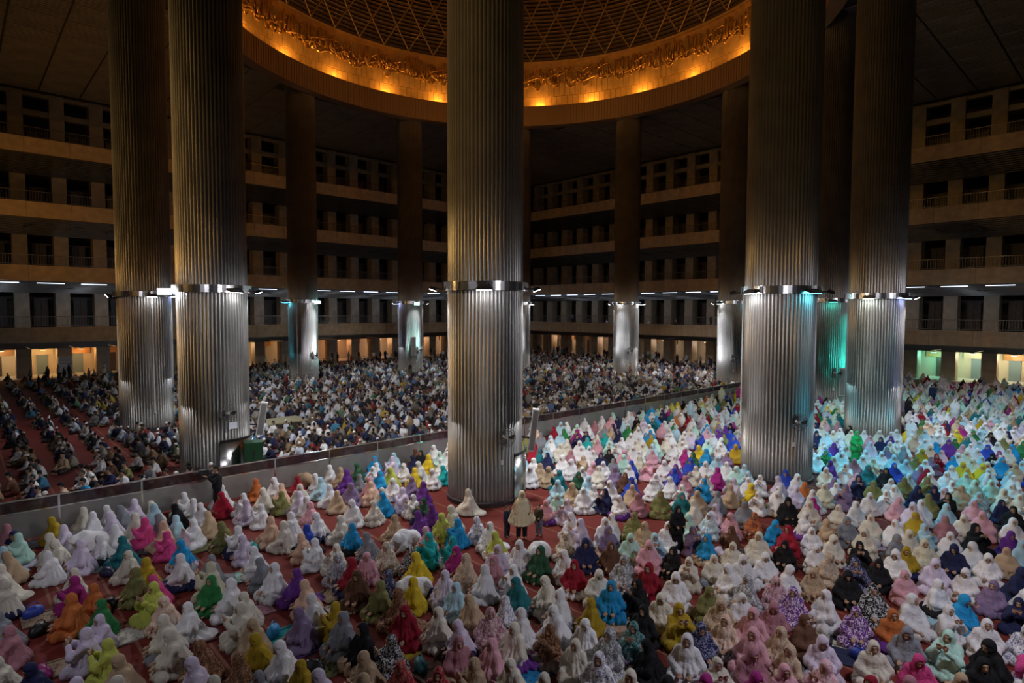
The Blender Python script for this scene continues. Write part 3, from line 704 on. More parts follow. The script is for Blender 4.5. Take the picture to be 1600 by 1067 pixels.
    if not man:
        hood = ell(q(-.012, 0, .008), (.122, .106, .142)); neck = cap((H[0]-.02, 0, H[2]-.06), (C[0], 0, C[2]+.09), .095, .17)
        if pose == 'bow':
            veil = un([hood, cap((.46, 0, .40), (.25, 0, .40), .11, .2), cap((.25, 0, .36), (-.12, 0, .2), .22, .28)]+arms, .08); vz = .06
        elif sit:
            veil = un([hood, neck, cap(C, (lean*.4+.05, 0, .15), .175, .27), cap((-.02, 0, .3), (-.10, 0, .10), .19, .23)]+arms, .065); vz = .09
        else:
            veil = un([hood, neck, cap(C, (0, 0, .75), .18, .25, (1.15, .95, 1))]+([cap((0, -.12, 1.18), (0, -.36, .62), .11, .11), cap((0, .12, 1.18), (0, .36, .62), .11, .11), cap((0, 0, 1.0), (0, 0, .5), .2, .3, (1.3, 1, 1))] if kind.startswith('cape') else [])+(arms if not kind.startswith('cape') else []), .08); vz = .62 if not kind.startswith('cape') else .46
        veil = sub(folds(veil, C[0], 0, 13, .026, len(kind), H[2]-.1), ell(q(.108, 0, -.01), (.105, .063, .090)))
        P_['veil'] = (above(veil, vz), lo, hi)
        if sit:
            rf = [ell((.10, 0, .06), (.35, .37, .14))]+[ell((k_[0]-.02, k_[1], .10), (.15, .14, .12)) for k_ in knee]+[ell((-.10, 0, .1), (.24, .26, .17))]
            if pose == 'aside': rf += [ell((-.28, .22, .05), (.28, .24, .09))]
            if pose == 'bow': rf = [cap((-.18, -.1, .14), (-.18, .1, .14), .20), cap((.2, -.12, .1), (.2, .12, .1), .13), ell((-.3, 0, .05), (.25, .26, .08))]
            robe = un(rf, .08); robe = folds(robe, 0, 0, 12, .026, len(kind)*2, .3)
        else:
            robe = un([cap((0, 0, .95), (0, 0, .1), .17, .24, (1.2, 1, 1))], .05); robe = folds(robe, 0, 0, 10, .02, 1, 1.0)
            if kind.startswith('cape'): robe = un([g for sy in (-1, 1) for g in (cap((0, sy*.09, .85), knee[(sy+1)//2], .11, .09), cap(knee[(sy+1)//2], (0, sy*.11, .09), .09, .075))], .03)
        P_['robe'] = (above(robe, .004), lo, hi)
    else:
        shirt = un([cap((hip[0], 0, hip[2]+.02), C, .17, .165, (1.05, .82, 1)), cap(C, (nk[0], 0, nk[2]-.03), .15, .075)]+[g for i in (0, 1) for g in (cap(sh[i], el_[i], .073, .064), cap(el_[i], np.array(hd[i])*.75+np.array(el_[i])*.25, .062, .05))], .05)
        shirt = folds(shirt, C[0], 0, 7, .008, len(kind), H[2])
        P_['shirt'] = (shirt, lo, hi)
        tr = un([cap((hip[0], -.09, hip[2]), (hip[0], .09, hip[2]), .13)]+[g for i, sy in enumerate((-1, 1)) for g in (cap((hip[0], sy*.09, hip[2]), knee[i], .115, .09), cap(knee[i], foot[i], .09, .07))], .04)
        P_['trousers'] = (above(folds(tr, .1, 0, 6, .008, 2, .5), .004), lo, hi)
        P_['hair'] = (sub(ell(q(-.012, 0, .012), (.098, .084, .115)), ell(q(.10, 0, -.035), (.115, .10, .12))), lo, hi)
        P_['cap'] = (above(ell(q(-.008, 0, .03), (.106, .091, .108)), q(0, 0, .045)[2]) if hp < .4 else sub(ell(q(-.008, 0, .03), (.106, .091, .108)), ell(q(.05, 0, -.08), (.16, .16, .13))), lo, hi)
    return P_, q
POSES = ['gown_upright', 'gown_slouch', 'gown_pray', 'gown_aside', 'gown_read', 'gown_bow', 'gown_stand', 'cape_stand', 'man_upright', 'man_slouch', 'man_read', 'man_hold', 'man_stand']
FIG = {}
for kd in POSES:
    parts, q = figure(kd); out = {}
    for n_, (fn, lo, hi) in parts.items():
        tall = hi[2] > 1.2
        h = (.0125 if not tall else .014) if n_ == 'body' else .016 if n_ in ('hair', 'cap') else .022
        if n_ in ('hair', 'cap'): 
            c_ = np.array(q(0, 0, 0)); lo, hi = c_-.2, c_+.2
        V, F = nets(fn, lo, hi, h)
        if n_ == 'body': out[n_] = npmesh(kd, V, F, [MT['skin'], MT['eye'], MT['lip'], MT['hair']], face_mats(V, F, q))
        else: out[n_] = npmesh(n_, V, F, [MT['hair'] if n_ == 'hair' else MT['cloth']])
    FIG[kd] = out
FLOR = {}
def floral_mesh(me):
    if me.name not in FLOR:
        c = me.copy(); c.materials.clear(); c.materials.append(MT['floral']); FLOR[me.name] = c
    return FLOR[me.name]

# colours: code -> (linear rgb, word)
PAL = {'W': ((.80, .79, .80), 'white'), 'C': ((.72, .67, .56), 'cream'), 'L': ((.66, .58, .72), 'pale lilac'), 'P': ((.72, .38, .44), 'pink'), 'D': ((.44, .20, .24), 'dusty rose'),
       'M': ((.36, .025, .20), 'magenta'), 'H': ((.68, .07, .25), 'hot pink'), 'R': ((.30, .012, .03), 'crimson'), 'O': ((.52, .15, .04), 'orange'), 'Y': ((.70, .50, .03), 'yellow'),
       'U': ((.42, .28, .02), 'mustard'), 'I': ((.50, .54, .10), 'lime'), 'G': ((.03, .20, .06), 'green'), 'g': ((.03, .10, .05), 'dark green'), 'Q': ((.20, .20, .07), 'olive'),
       'T': ((.02, .42, .42), 'turquoise'), 't': ((.02, .17, .19), 'dark teal'), 'B': ((.02, .30, .62), 'azure blue'), 'b': ((.03, .07, .45), 'royal blue'), 'N': ((.02, .025, .08), 'navy'),
       'K': ((.012, .012, .014), 'black'), 'Z': ((.13, .06, .035), 'brown'), 'S': ((.24, .25, .28), 'grey'), 'V': ((.14, .035, .25), 'purple'), 'v': ((.24, .17, .30), 'mauve'),
       'A': ((.42, .64, .74), 'pale blue'), 'a': ((.48, .74, .64), 'mint'), 'E': ((.50, .36, .23), 'tan'), 'e': ((.74, .48, .34), 'peach'), 'X': ((.66, .62, .46), 'straw')}
# worshippers read off the photograph: crop origin, then x,y (quarter pixels from the origin) of the head and colour, f = printed cloth
ANN = {(0, 800): '45,80D 35,235A 20,350C 40,450C 350,45U 430,95L 350,155C 388,192C 425,215L 395,240W 640,15W 690,12L 730,105W 585,135Wb 670,150W 775,170t 1000,25S 1058,42A 1045,82e 1050,130H 1155,190B 815,260C 880,365Q 915,320U 475,385C 505,430M 548,470O 540,550O 580,600G 605,660L 612,730L 975,410H 985,470I 1060,540eF 1190,280W 1285,290S 1330,340X 1375,440G 1085,660C 1150,600W 1285,830Zf 1300,925L 1350,1045C 1460,470W 1505,530C 1548,590C 1578,660E 1470,100W 1540,160L 1440,88Q 75,740D 30,925C 650,790I 745,930E 770,1040C 30,640S 1320,10E 1100,745C 890,20C 950,40H 235,960N 1580,900Zf 560,1035L',
       (400, 800): '15,235W 125,340W 265,380V 330,450e 370,525W 490,610U 600,670S 690,720K 770,785Kf 805,905E 925,950Rf 1070,1050S 100,860W 245,930U 435,1010L 30,760U 270,110b 320,145e 375,175W 485,215C 545,280Sf 610,90B 715,145S 600,310R 700,370Z 540,40C 400,20W 230,20W 140,60e 215,80C 770,250P 840,225Cf 920,240Kf 1005,295Y 1080,110P 950,120Wb 890,40E 1150,160T 1190,182T 1260,220M 1355,280Ef 1450,300D 1470,345W 1525,230L 1505,130I 1210,30I 1260,42B 1130,20V 1340,60Wf 1420,70W 1590,355W 800,400Nf 880,450Q 915,515Zf 1015,580R 1000,412Wb 1205,400L 1245,450A 1400,560E 1130,640C 1245,705L 1355,780D 1425,830P 1550,600Wf 1580,940C 935,425Y 1480,600Df 60,310S 30,1000S 1300,960E 700,1030E 330,620v 1180,1000Rf',
       (800, 800): '90,205W 185,230g 350,150Cf 175,205Wb 325,270W 410,320R 515,370C 490,180N 575,200Z 660,110v 745,140a 815,160A 850,80E 900,190P 965,80W 990,240K 705,295Sf 870,345R 655,440B 780,460K 1010,390W 1150,120v 1245,160B 1340,195C 1105,280C 1225,290C 1445,280W 1370,345W 1560,270W 1585,150C 1380,110Z 240,430C 55,430t 355,530W 450,560U 910,520C 1045,600U 1215,480Q 1470,550W 1520,410Sf 70,670C 250,720Zf 505,710W 745,750tf 440,810C 520,870Wf 920,800K 1170,700Nf 1355,700ef 1130,830W 1475,820D 50,970C 750,1000C 1270,990M 1445,990M 1580,650P 20,640W 400,30W 470,60L 555,70W 660,30W 740,20Q 1130,30a 1265,20Af 1380,20P 1500,30Of 610,720Sf 1330,560Ef 980,1040K 1200,900C 820,620K 1560,760P 300,640W',
       (1200, 800): '140,100R 15,60B 255,115W 345,60E 405,160C 95,190K 280,220W 110,360W 20,420Df 150,480Vf 290,370E 370,270Ef 480,380K 520,300Nf 400,530W 25,600D 150,680Z 560,610Vf 655,480Kf 700,310K 815,250W 860,390P 795,160S 490,50S 685,40C 790,60W 890,230U 985,200X 960,90A 1110,130W 1110,40D 1050,310L 1045,440W 935,545W 1150,220N 1290,90K 1340,20P 1500,130V 1480,45W 1345,270W 1495,240E 1235,370W 1425,450v 1190,545B 1185,620W 1310,660W 1560,370N 1590,450W 1570,560N 1545,710Wf 770,650O 940,730S 690,840C 1145,770a 1360,810K 930,910H 260,760L 340,930Pf 140,830Ef 40,770Ef 1575,860H 1170,1000E 590,1030R 950,20U 240,20W 560,200K 1260,30C 620,120C 1580,200A 1400,960K 60,980P 860,1040D 1560,1010W',
       (800, 534): '385,745W 185,775Ef 240,790Ef 305,815t 405,820g 440,795W 465,850A 310,880A 410,900E 515,770P 575,790C 640,800v 620,880W 565,710N 625,740Sf 765,850b 700,830Z 740,780W 840,870W 755,905E 590,935N 455,915W 505,925W 285,960a 220,1000P 345,1000L 640,960W 865,760P 945,750W 1025,780V 920,840W 1000,850W 1075,850D 1155,790C 1205,840C 1130,700g 1120,740b 1070,630W 1090,690M 1180,660Y 1215,620a 1230,560P 1290,610W 1295,680W 1240,680B 1300,560V 1350,560b 1390,600b 1340,700v 1290,800M 1410,790a 1390,870L 1205,870B 1070,910Wf 1155,940E 925,950Q 1035,960t 1140,1000C 1290,950S 1385,910Ef 1500,910Y 1480,860W 1590,950W 1460,1010S 1280,1040L 840,960D 370,690Df 325,720W 480,660W 530,690W 635,690K 690,690P 720,710a 775,720X 800,690W 860,690P 890,650A 760,660W 250,620W 170,650R 215,660A 185,690t 215,700N 290,650C 165,560e 270,540R 350,510W 405,525a 430,550W 870,560B 585,580T 535,620P 480,610T 410,590N 350,620C 690,610W 745,580W 820,600W 1005,520G 945,520P 1025,470O 1000,390I 900,470B 790,520Q 720,500W 620,480P 570,470W 1405,330Y 1210,340O',
       (400, 534): '20,870O 65,930C 115,860W 165,900e 245,800Eb 290,850R 175,950Q 255,950L 315,980W 370,840W 412,860A 490,790W 525,800E 570,810Vf 640,840S 670,770g 735,770W 720,860P 790,820B 845,800I 860,730L 935,770W 995,800Y 1090,720Y 1030,690K 970,670Z 1100,650W 1160,740Wf 1170,790T 1130,800W 480,910W 540,930E 710,890e 790,920C 830,950B 900,860W 945,860v 905,930L 990,970W 1050,890V 640,1000W 730,1010C 1060,1000g 1125,1030V 1210,1050C 40,1030W 345,1020P 590,900v',
       (0, 534): '635,1000W 715,1040S 870,1000L 925,1010C 990,1030A 1165,960W 1205,990W 1265,1020W 1395,910W 1430,950R 1510,960W 1545,1000L 570,990C 1060,1045K',
       (1200, 534): '235,890O 165,910L 70,920W 10,940W 120,980K 275,940W 255,1010C 355,900X 455,910W 515,910v 585,940W 655,880Q 740,950W 770,870W 845,830A 920,910N 825,980P 940,1000W 370,680B 475,700W 425,620L 615,690W 630,590P 715,610N 800,620W 745,670v 490,770W 535,740D 715,700W 765,710A 660,790t 720,800K 785,770b 870,670S 940,680U 985,750W 960,790v 1040,810Rf 1090,690P 1100,820W 1130,620V 1195,830a 1300,880a 1380,880a 1540,900W 1480,820A 1410,810A 1130,960K 1240,920E 1000,960Q 1290,1010P 1450,1000N 1310,950A 1060,1020A 570,850N 410,860v 880,540Y 1000,480W 1090,520R 1280,560G 985,560A'}
PRN = {'W': (.25, .25, .4), 'C': (.35, .25, .15), 'K': (.6, .6, .6), 'N': (.3, .3, .45), 'S': (.7, .7, .7), 'Z': (.4, .2, .1), 'R': (.5, .2, .15), 'E': (.65, .55, .45), 'D': (.7, .55, .55), 'V': (.75, .6, .75), 'e': (.8, .7, .6), 'A': (.8, .8, .8), 'O': (.15, .05, .05), 't': (.3, .35, .3), 'P': (.8, .65, .65), 'v': (.6, .5, .6)}
FACE = math.pi          # rows face -x
people = []             # (x, y, scale, rz, code, floral, pose)
for (ox, oy), txt in ANN.items():
    for it in txt.split():
        xs, rest_ = it.split(',')
        i = 0
        while rest_[i].isdigit(): i += 1
        code = rest_[i]; fl = rest_[i+1:]
        sc = rng.uniform(.94, 1.10); bow = 'b' in fl
        p = atz(ox+float(xs)/4, oy+float(rest_[:i])/4, (.42 if bow else .76)*sc)
        if p[1] > YB-.6: p[1] = YB-.6
        pose = 'gown_bow' if bow else ['gown_upright', 'gown_slouch', 'gown_pray', 'gown_aside', 'gown_read', 'gown_upright', 'gown_slouch'][rng.integers(7)]
        sx = ox+float(xs)/4
        turn = rng.normal(0, .35)
        if sx > 900 and rng.random() < .45: turn += .7          # many on the right look towards the camera
        people.append([p[0], p[1], sc, FACE+turn, code, 'f' in fl.lower(), pose])
# keep bodies apart: relax close pairs
PP = np.array([[q[0], q[1]] for q in people])
colc = np.array([colpos(k) for k in COLS.values()])
def relax(PP, dmin, n):
    for _ in range(n):
        d = PP[:, None]-PP[None]; L_ = np.sqrt((d**2).sum(-1))+1e-6; np.fill_diagonal(L_, 9)
        mv = np.where((L_ < dmin)[..., None], d/L_[..., None]*(dmin-L_)[..., None]*.28, 0).sum(1); PP = PP+mv
        for c in colc:
            v = PP-c; r = np.sqrt((v**2).sum(1)); k = r < 2.15; PP[k] = c+v[k]/r[k, None]*2.15
        PP[:, 1] = np.minimum(PP[:, 1], YB-.55)
    return PP
PP = relax(PP, .74, 40)
for q, p in zip(people, PP): q[0], q[1] = p
dist = [math.hypot(q[0]-CAM[0], q[1]-CAM[1]) for q in people]
order = sorted(range(len(people)), key=lambda i: dist[i])
NW = 268
single = [people[i] for i in order[:NW]]; extra = [people[i] for i in order[NW:]]
# men nearest the partition on the left, read off the photograph
MEN = '48,714W 54,728W 47,735S 53,745W 56,753N 68,764W 77,772W 126,754B 131,740W 157,706W 159,717W 177,720Z 176,735N 195,737W 276,741W 244,717W 266,737K 236,728S 110,757E 20,744Z 100,712E 30,700W 216,708W 200,725Q'
mens = []
for it in MEN.split():
    xs, r_ = it.split(','); p = atz(float(xs), float(r_[:-1]), .78)
    mens.append([p[0], max(p[1], YB+.7), rng.uniform(.98, 1.06), FACE+rng.normal(0, .25), r_[-1], False, 'man_'+('upright', 'slouch', 'read')[rng.integers(3)]])
MP = np.array([[q[0], q[1]] for q in mens])
for _ in range(30):
    d = MP[:, None]-MP[None]; L_ = np.sqrt((d**2).sum(-1))+1e-6; np.fill_diagonal(L_, 9)
    MP = MP+np.where((L_ < .72)[..., None], d/L_[..., None]*(.72-L_)[..., None]*.28, 0).sum(1); MP[:, 1] = np.maximum(MP[:, 1], YB+.65)
    for c in colc:
        v = MP-c; r = np.sqrt((v**2).sum(1)); k = r < 2.3; MP[k] = c+v[k]/r[k, None]*2.3
for q, p in zip(mens, MP): q[0], q[1] = p

def person(x, y, sc, rz, code, fl, pose, colors=None, z=0.):
    fig = FIG[pose]; o = link('person', fig['body']); o.location = (x, y, z); o.rotation_euler = (0, 0, rz); o.scale = (sc, sc, sc)
    base = np.array(PAL[code][0])*rng.uniform(.88, 1.08)
    for n_, me in fig.items():
        if n_ == 'body': continue
        if n_ == 'cap' and colors and colors.get('cap') is None: continue
        c = link(n_, floral_mesh(me) if fl and n_ in ('veil', 'robe') else me, o)
        col = base
        if n_ == 'robe': col = base*rng.uniform(.8, 1.0) if rng.random() < .8 else np.array(PAL['WLKNEVS'[rng.integers(7)]][0])
        if colors and n_ in colors: col = np.array(colors[n_])
        c.color = (*np.clip(col, 0, 1), 1)
        if fl: c['print_color'] = list(PRN.get(code, (.6, .55, .55)))
    return o
objs = []
for q in single: objs.append((person(*q), q))
for q in mens:
    capc = [(.75, .74, .72), (.012, .012, .015), None][rng.integers(3)]
    objs.append((person(*q, colors={'trousers': [(.05, .04, .035), (.02, .02, .03), (.18, .13, .08), (.10, .02, .02)][rng.integers(4)], 'cap': capc}), q))
# labels that single each worshipper out by cloth and neighbours in the picture
info = []
for o, q in objs:
    px, py, z = proj([q[0], q[1], .5]); man = q[6].startswith('man')
    info.append((px, py, ('floral ' if q[5] else '')+PAL[q[4]][1], 'shirt' if man else 'robe', z))
used = set(); PW = {'gown_pray': 'raising both hands', 'gown_bow': 'bowing low', 'gown_read': 'looking down', 'man_read': 'looking down', 'gown_aside': 'sitting sideways', 'man_slouch': 'slouching', 'gown_slouch': 'slouching'}
arr = np.array([[i[0], i[1]] for i in info])
for n, (o, q) in enumerate(objs):
    px, py, cw, gw, z = info[n]; rel = []
    dd = arr-arr[n]; ok = np.abs(dd).max(1) < 140
    for word, sel, met in (('left of', (dd[:, 0] > 8), np.abs(dd[:, 0])+2.2*np.abs(dd[:, 1])), ('right of', (dd[:, 0] < -8), np.abs(dd[:, 0])+2.2*np.abs(dd[:, 1])),
                           ('behind', (dd[:, 1] > 8), 2.2*np.abs(dd[:, 0])+np.abs(dd[:, 1])), ('before', (dd[:, 1] < -8), 2.2*np.abs(dd[:, 0])+np.abs(dd[:, 1]))):
        k = np.where(sel & ok)[0]
        if len(k):
            k = k[np.argmin(met[k])]; rel.append((word, info[k][2], info[k][3]))
    rel.sort(key=lambda r: r[1] in ('white', 'cream', 'pale lilac'))
    pos = PW.get(q[6], 'sitting upright')
    cands = ['person in %s %s %s, %s %s and %s %s' % (cw, gw, pos, a[0], a[1], b[0], b[1]) for i, a in enumerate(rel) for b in rel[i+1:]]
    cands += ['person in %s %s, %s %s, %s %s, %s %s' % (cw, gw, a[0], a[1], b[0], b[1], c[0], c[1]) for i, a in enumerate(rel) for j, b in enumerate(rel[i+1:]) for c in rel[i+j+2:]]
    cands += ['person in %s %s %s, %s one in %s' % (cw, gw, pos, a[0], a[1]) for a in rel]
    lab = next((c for c in cands if c not in used and len(c.split()) <= 16), None) or 'person in %s %s %s near picture column %d' % (cw, gw, pos, px)
    used.add(lab); tag(o, lab, 'person', 'seated worshippers behind the partition' if gw == 'shirt' else 'seated worshippers in prayer gowns')

# standing people
def stander(px, py, pose, code, rz, label, sc=1., colors=None, z=0., fl=False):
    p = atz(px, py, z); o = person(p[0], p[1], sc, rz, code, fl, pose, colors, z); tag(o, label, 'person', 'standing people'); return o
TOCAM = math.atan2(-FW[1], -FW[0])
stander(815, 841, 'cape_stand', 'X', TOCAM+.2, 'standing person in long cream prayer cape and black trousers before the middle column', 1.0, {'robe': (.01, .01, .012), 'veil': (.74, .66, .44)})
stander(792, 838, 'man_stand', 'N', TOCAM+.9, 'child in dark blue standing left of the person in the cream cape', .66, {'trousers': (.03, .03, .05), 'cap': None})
stander(842, 836, 'man_stand', 'K', TOCAM-.5, 'child in black and yellow standing right of the person in the cream cape', .66, {'trousers': (.16, .17, .2), 'cap': None, 'shirt': (.05, .045, .02)})
stander(1337, 724, 'gown_stand', 'G', TOCAM, 'standing person in bright green gown near the foot of the rightmost column', 1.02, {'veil': (.03, .42, .10), 'robe': (.02, .32, .08)})
stander(1057, 862, 'gown_stand', 'K', TOCAM+.3, 'standing person in black gown among white robes right of centre', .92)
cm = stander(340, 797, 'man_hold', 'K', FACE-.1, 'standing camera operator in black beside the partition', 1.06, {'shirt': (.012, .012, .014), 'trousers': (.01, .01, .012), 'cap': (.012, .012, .014)})
e = empty('video_camera', tuple(cm.location), cm.rotation_euler[2]); tag(e, 'black shoulder video camera held by the camera operator', 'camera')
b = MB(); b.box(.22, .58, -.09, .09, 1.40, 1.60); b.build('camera_body', MT['black'], e)
b = MB(); b.tube([(.58, 0, 1.5), (.76, 0, 1.5)], .06, 14, .075); b.build('lens', MT['black'], e)
b = MB(); b.tube([(.28, 0, 1.6), (.32, 0, 1.67), (.5, 0, 1.67), (.54, 0, 1.6)], .014, 6); b.build('handle', MT['black'], e)
b = MB(); b.box(.22, .3, .09, .16, 1.5, 1.58); b.build('viewfinder', MT['steel_dark'], e)

# ------------------------------------------------------------------ prayer mats and bags on the carpet
def mat_cloth(name, base, line):
    m_ = bpy.data.materials.new(name); m_.use_nodes = True; nt = m_.node_tree; b = nt.nodes['Principled BSDF']; b.inputs['Roughness'].default_value = .95
    tc = nt.nodes.new('ShaderNodeTexCoord'); wv = nt.nodes.new('ShaderNodeTexVoronoi'); wv.inputs['Scale'].default_value = 9; nt.links.new(tc.outputs['Object'], wv.inputs['Vector'])
    lt = nt.nodes.new('ShaderNodeMath'); lt.operation = 'LESS_THAN'; lt.inputs[1].default_value = .3; nt.links.new(wv.outputs['Distance'], lt.inputs[0])
    mx = nt.nodes.new('ShaderNodeMixRGB'); mx.inputs[1].default_value = (*base, 1); mx.inputs[2].default_value = (*line, 1); nt.links.new(lt.outputs[0], mx.inputs[0]); nt.links.new(mx.outputs[0], b.inputs['Base Color'])
    return m_
MATS = [(82, 962, 'E', 'tan', .0), (367, 905, 'a', 'pale green', .0), (47, 852, 'S', 'grey', .1), (212, 990, 'C', 'cream', .1), (105, 1040, 'E', 'wide tan', .0), (457, 990, 'T', 'green', .1), (475, 1012, 'V', 'purple bordered', .1), (550, 947, 'X', 'straw', 0), (532, 925, 'E', 'brown', .1), (640, 1012, 'Y', 'yellow', .2), (975, 980, 'e', 'peach', .1),
        (830, 1052, 'B', 'blue', .2), (1295, 990, 'X', 'lime', .3), (1325, 1020, 'N', 'navy', .3), (225, 860, 'S', 'silver', 0), (150, 870, 'D', 'rose', 0), (310, 858, 'Q', 'olive', 0), (120, 895, 'a', 'mint', 0), (520, 1040, 'Q', 'moss', .1), (1110, 975, 'S', 'slate', .2), (930, 868, 'E', 'sand', .1), (1370, 850, 'L', 'lilac', .2), (30, 885, 'L', 'pale', 0), (690, 1045, 'Z', 'chestnut', .1), (1450, 960, 'A', 'sky blue', .2), (300, 1000, 'R', 'maroon', .0), (385, 960, 'D', 'dusty', 0)]
for px, py, cd, word, rz in MATS:
    p = atz(px, py, 0); t = empty('prayer_mat', (p[0], p[1], .006), rz); tag(t, '%s prayer mat spread on the red carpet between seated people' % word, 'mat', 'prayer mats')
    bc = np.array(PAL[cd][0])*.75; b = MB()
    rows = []
    nx = 13
    top = [[(-.58+1.16*i/(nx-1), yy, .012+.012*math.sin(i*1.7+px)*math.cos(yy*5+py)) for i in range(nx)] for yy in np.linspace(-.34, .34, 6)]
    b.quad_strip(top, False); n0 = len(b.v); b.v += [(x, y, z-.012) for x, y, z in b.v]; b.f += [tuple(n0+k for k in reversed(f)) for f in b.f]
    b.build('field', mat_cloth('mat_field', tuple(bc), tuple(bc*.45)), t)
    b = MB()
    for x0, x1, y0, y1 in ((-.60, .60, -.37, -.31), (-.60, .60, .31, .37), (-.60, -.53, -.31, .31), (.53, .60, -.31, .31)): b.box(x0, x1, y0, y1, .004, .03)
    b.build('border', mat_cloth('mat_border', tuple(np.clip(bc*.5+.02, 0, 1)), tuple(np.clip(bc*1.2, 0, 1))), t)
BAGS = [(61, 985, 'K', 'black'), (170, 945, 'K', 'black leather'), (52, 957, 'b', 'royal blue'), (65, 1052, 'M', 'magenta'), (167, 895, 'N', 'navy'), (427, 987, 'B', 'bright blue'), (490, 1042, 'K', 'round black'), (657, 1040, 't', 'teal grey'), (135, 885, 'K', 'small black'), (300, 890, 'S', 'grey'), (220, 843, 'W', 'white'), (395, 855, 'T', 'turquoise'), (985, 1010, 'V', 'violet'), (1250, 1046, 'K', 'square black'), (1345, 1025, 'b', 'blue'), (1560, 955, 'N', 'dark blue'), (1350, 847, 'P', 'pink'), (1366, 850, 'W', 'plastic white'), (545, 895, 'K', 'shiny black'), (860, 905, 'Z', 'brown')]
for px, py, cd, word in BAGS:
    p = atz(px, py, .1); t = empty('bag', (p[0], p[1], 0), px*.37); tag(t, '%s bag lying on the floor among seated people' % word, 'bag', 'bags on the carpet')
    mm = mat('bag_'+word.replace(' ', '_'), tuple(np.array(PAL[cd][0])*.8), .45)
    V, F = nets(folds(un([ell((0, 0, .13), (.22, .13, .14)), cap((-.14, 0, .08), (.14, 0, .08), .09)], .08), 0, 0, 7, .012, px, .3), (-.3, -.25, -.02), (.3, .25, .32), .025)
    V[:, 2] = np.maximum(V[:, 2], .002); link('pouch', npmesh('pouch', V, F, [mm]), t)
    b = MB(); b.tube([(.13*math.cos(q), .02, .22+.13*math.sin(q)) for q in np.linspace(0, math.pi, 9)], .012, 5); b.build('strap', mm, t)

# ------------------------------------------------------------------ the remaining crowd, too many and too small to count
def coarse(kind, h):
    parts, q = figure(kind); names = list(parts); fs = [parts[n][0] for n in names]; lo, hi = parts[names[0]][1], parts[names[0]][2]
    def f(X, Y, Z): return np.minimum.reduce([g(X, Y, Z) for g in fs])
    V, F = nets(f, lo, hi, h)
    Q = V[F]; N_ = np.cross(Q[:, 2]-Q[:, 0], Q[:, 3]-Q[:, 1]); N_ /= np.linalg.norm(N_, axis=1)[:, None]+1e-9; F = F[~((N_[:, 2] < -.45) & (Q[..., 2].mean(1) < .2))]   # soles resting on the carpet stay open
    D = np.stack([g(V[:, 0], V[:, 1], V[:, 2])-(.012 if n in ('cap', 'hair') else 0) for n, g in zip(names, fs)], 1)
    return V, F, np.array(names)[D.argmin(1)]
CO = {}
def cget(kind, h):
    if (kind, h) not in CO: CO[(kind, h)] = coarse(kind, h)
    return CO[(kind, h)]
def crowd(name, lst, label, cat):
    VV, FF, CC, n = [], [], [], 0
    for x, y, z, sc, rz, kind, cols in lst:
        d = math.hypot(x-CAM[0], y-CAM[1]); h = .05 if d < 31 else .066 if d < 38 else .088 if d < 52 else .115
        V, F, nm = cget(kind, h); c, s_ = math.cos(rz), math.sin(rz)
        W_ = np.stack([x+sc*(V[:, 0]*c-V[:, 1]*s_), y+sc*(V[:, 0]*s_+V[:, 1]*c), z+sc*V[:, 2]], 1)
        C_ = np.zeros((len(V), 4), np.float32); C_[:, 3] = 1
        for k, v in cols.items(): C_[nm == k, :3] = v
        VV.append(W_); FF.append(F+n); CC.append(C_); n += len(V)
    V, F, C_ = np.concatenate(VV), np.concatenate(FF), np.concatenate(CC)
    me = npmesh(name, V, F, [MT['crowd']]); a = me.color_attributes.new('cloth_color', 'FLOAT_COLOR', 'POINT'); a.data.foreach_set('color', C_.ravel())
    o = link(name, me); tag(o, label, cat, kind='stuff'); return o
SKIN = (.40, .24, .15)
def wcols(code):
    b = np.array(PAL[code][0])*rng.uniform(.85, 1.08); r = b*rng.uniform(.75, 1.)
    return {'body': SKIN, 'veil': np.clip(b, 0, 1), 'robe': np.clip(r, 0, 1)}
MSH = [((.74, .74, .75), 6), ((.60, .66, .76), 2.5), ((.10, .16, .30), 2), ((.03, .03, .035), 7), ((.18, .17, .16), 4), ((.02, .025, .07), 6), ((.30, .20, .11), 2), ((.05, .18, .28), 1.2), ((.10, .22, .12), 1), ((.42, .30, .05), .5), ((.22, .03, .03), .6), ((.36, .34, .28), 2)]
MW = np.array([q[1] for q in MSH]); MW = MW/MW.sum()
def mcols():
    s_ = np.array(MSH[rng.choice(len(MSH), p=MW)][0])*rng.uniform(.8, 1.1)
    k = rng.random(); cp = (.75, .74, .72) if k < .30 else (.012, .012, .014)
    return {'body': SKIN, 'shirt': s_, 'trousers': [(.04, .035, .03), (.015, .015, .025), (.15, .11, .07), (.06, .02, .02), (.10, .10, .11)][rng.integers(5)], 'hair': (.012, .01, .01), 'cap': cp}
def inview(x, y, z=.5, mg=90):
    px, py, d = proj([x, y, z]); return d > 4 and -mg < px < 1600+mg and py < 1067+mg
taken = np.array([[q[0], q[1]] for _, q in objs]+[[q[0], q[1]] for q in extra]+[[o.location[0], o.location[1]] for o in bpy.data.objects if o.get('group') == 'standing people']+[[o.location[0], o.location[1]] for o in bpy.data.objects if o.name.startswith('platform')])
blk = [(o.location[0], o.location[1], 1.75 if o.name.startswith('platform') else 1.0) for o in bpy.data.objects if o.name.startswith(('platform', 'green_cabinet', 'air_conditioner'))]
def free(x, y, dm):
    if any((x-a)**2+(y-b)**2 < r*r for a, b, r in blk): return False
    if np.min((taken[:, 0]-x)**2+(taken[:, 1]-y)**2) < dm*dm: return False
    return np.min((colc[:, 0]-x)**2+(colc[:, 1]-y)**2) > 2.15**2
GP = ['gown_upright', 'gown_slouch', 'gown_pray', 'gown_aside', 'gown_read']
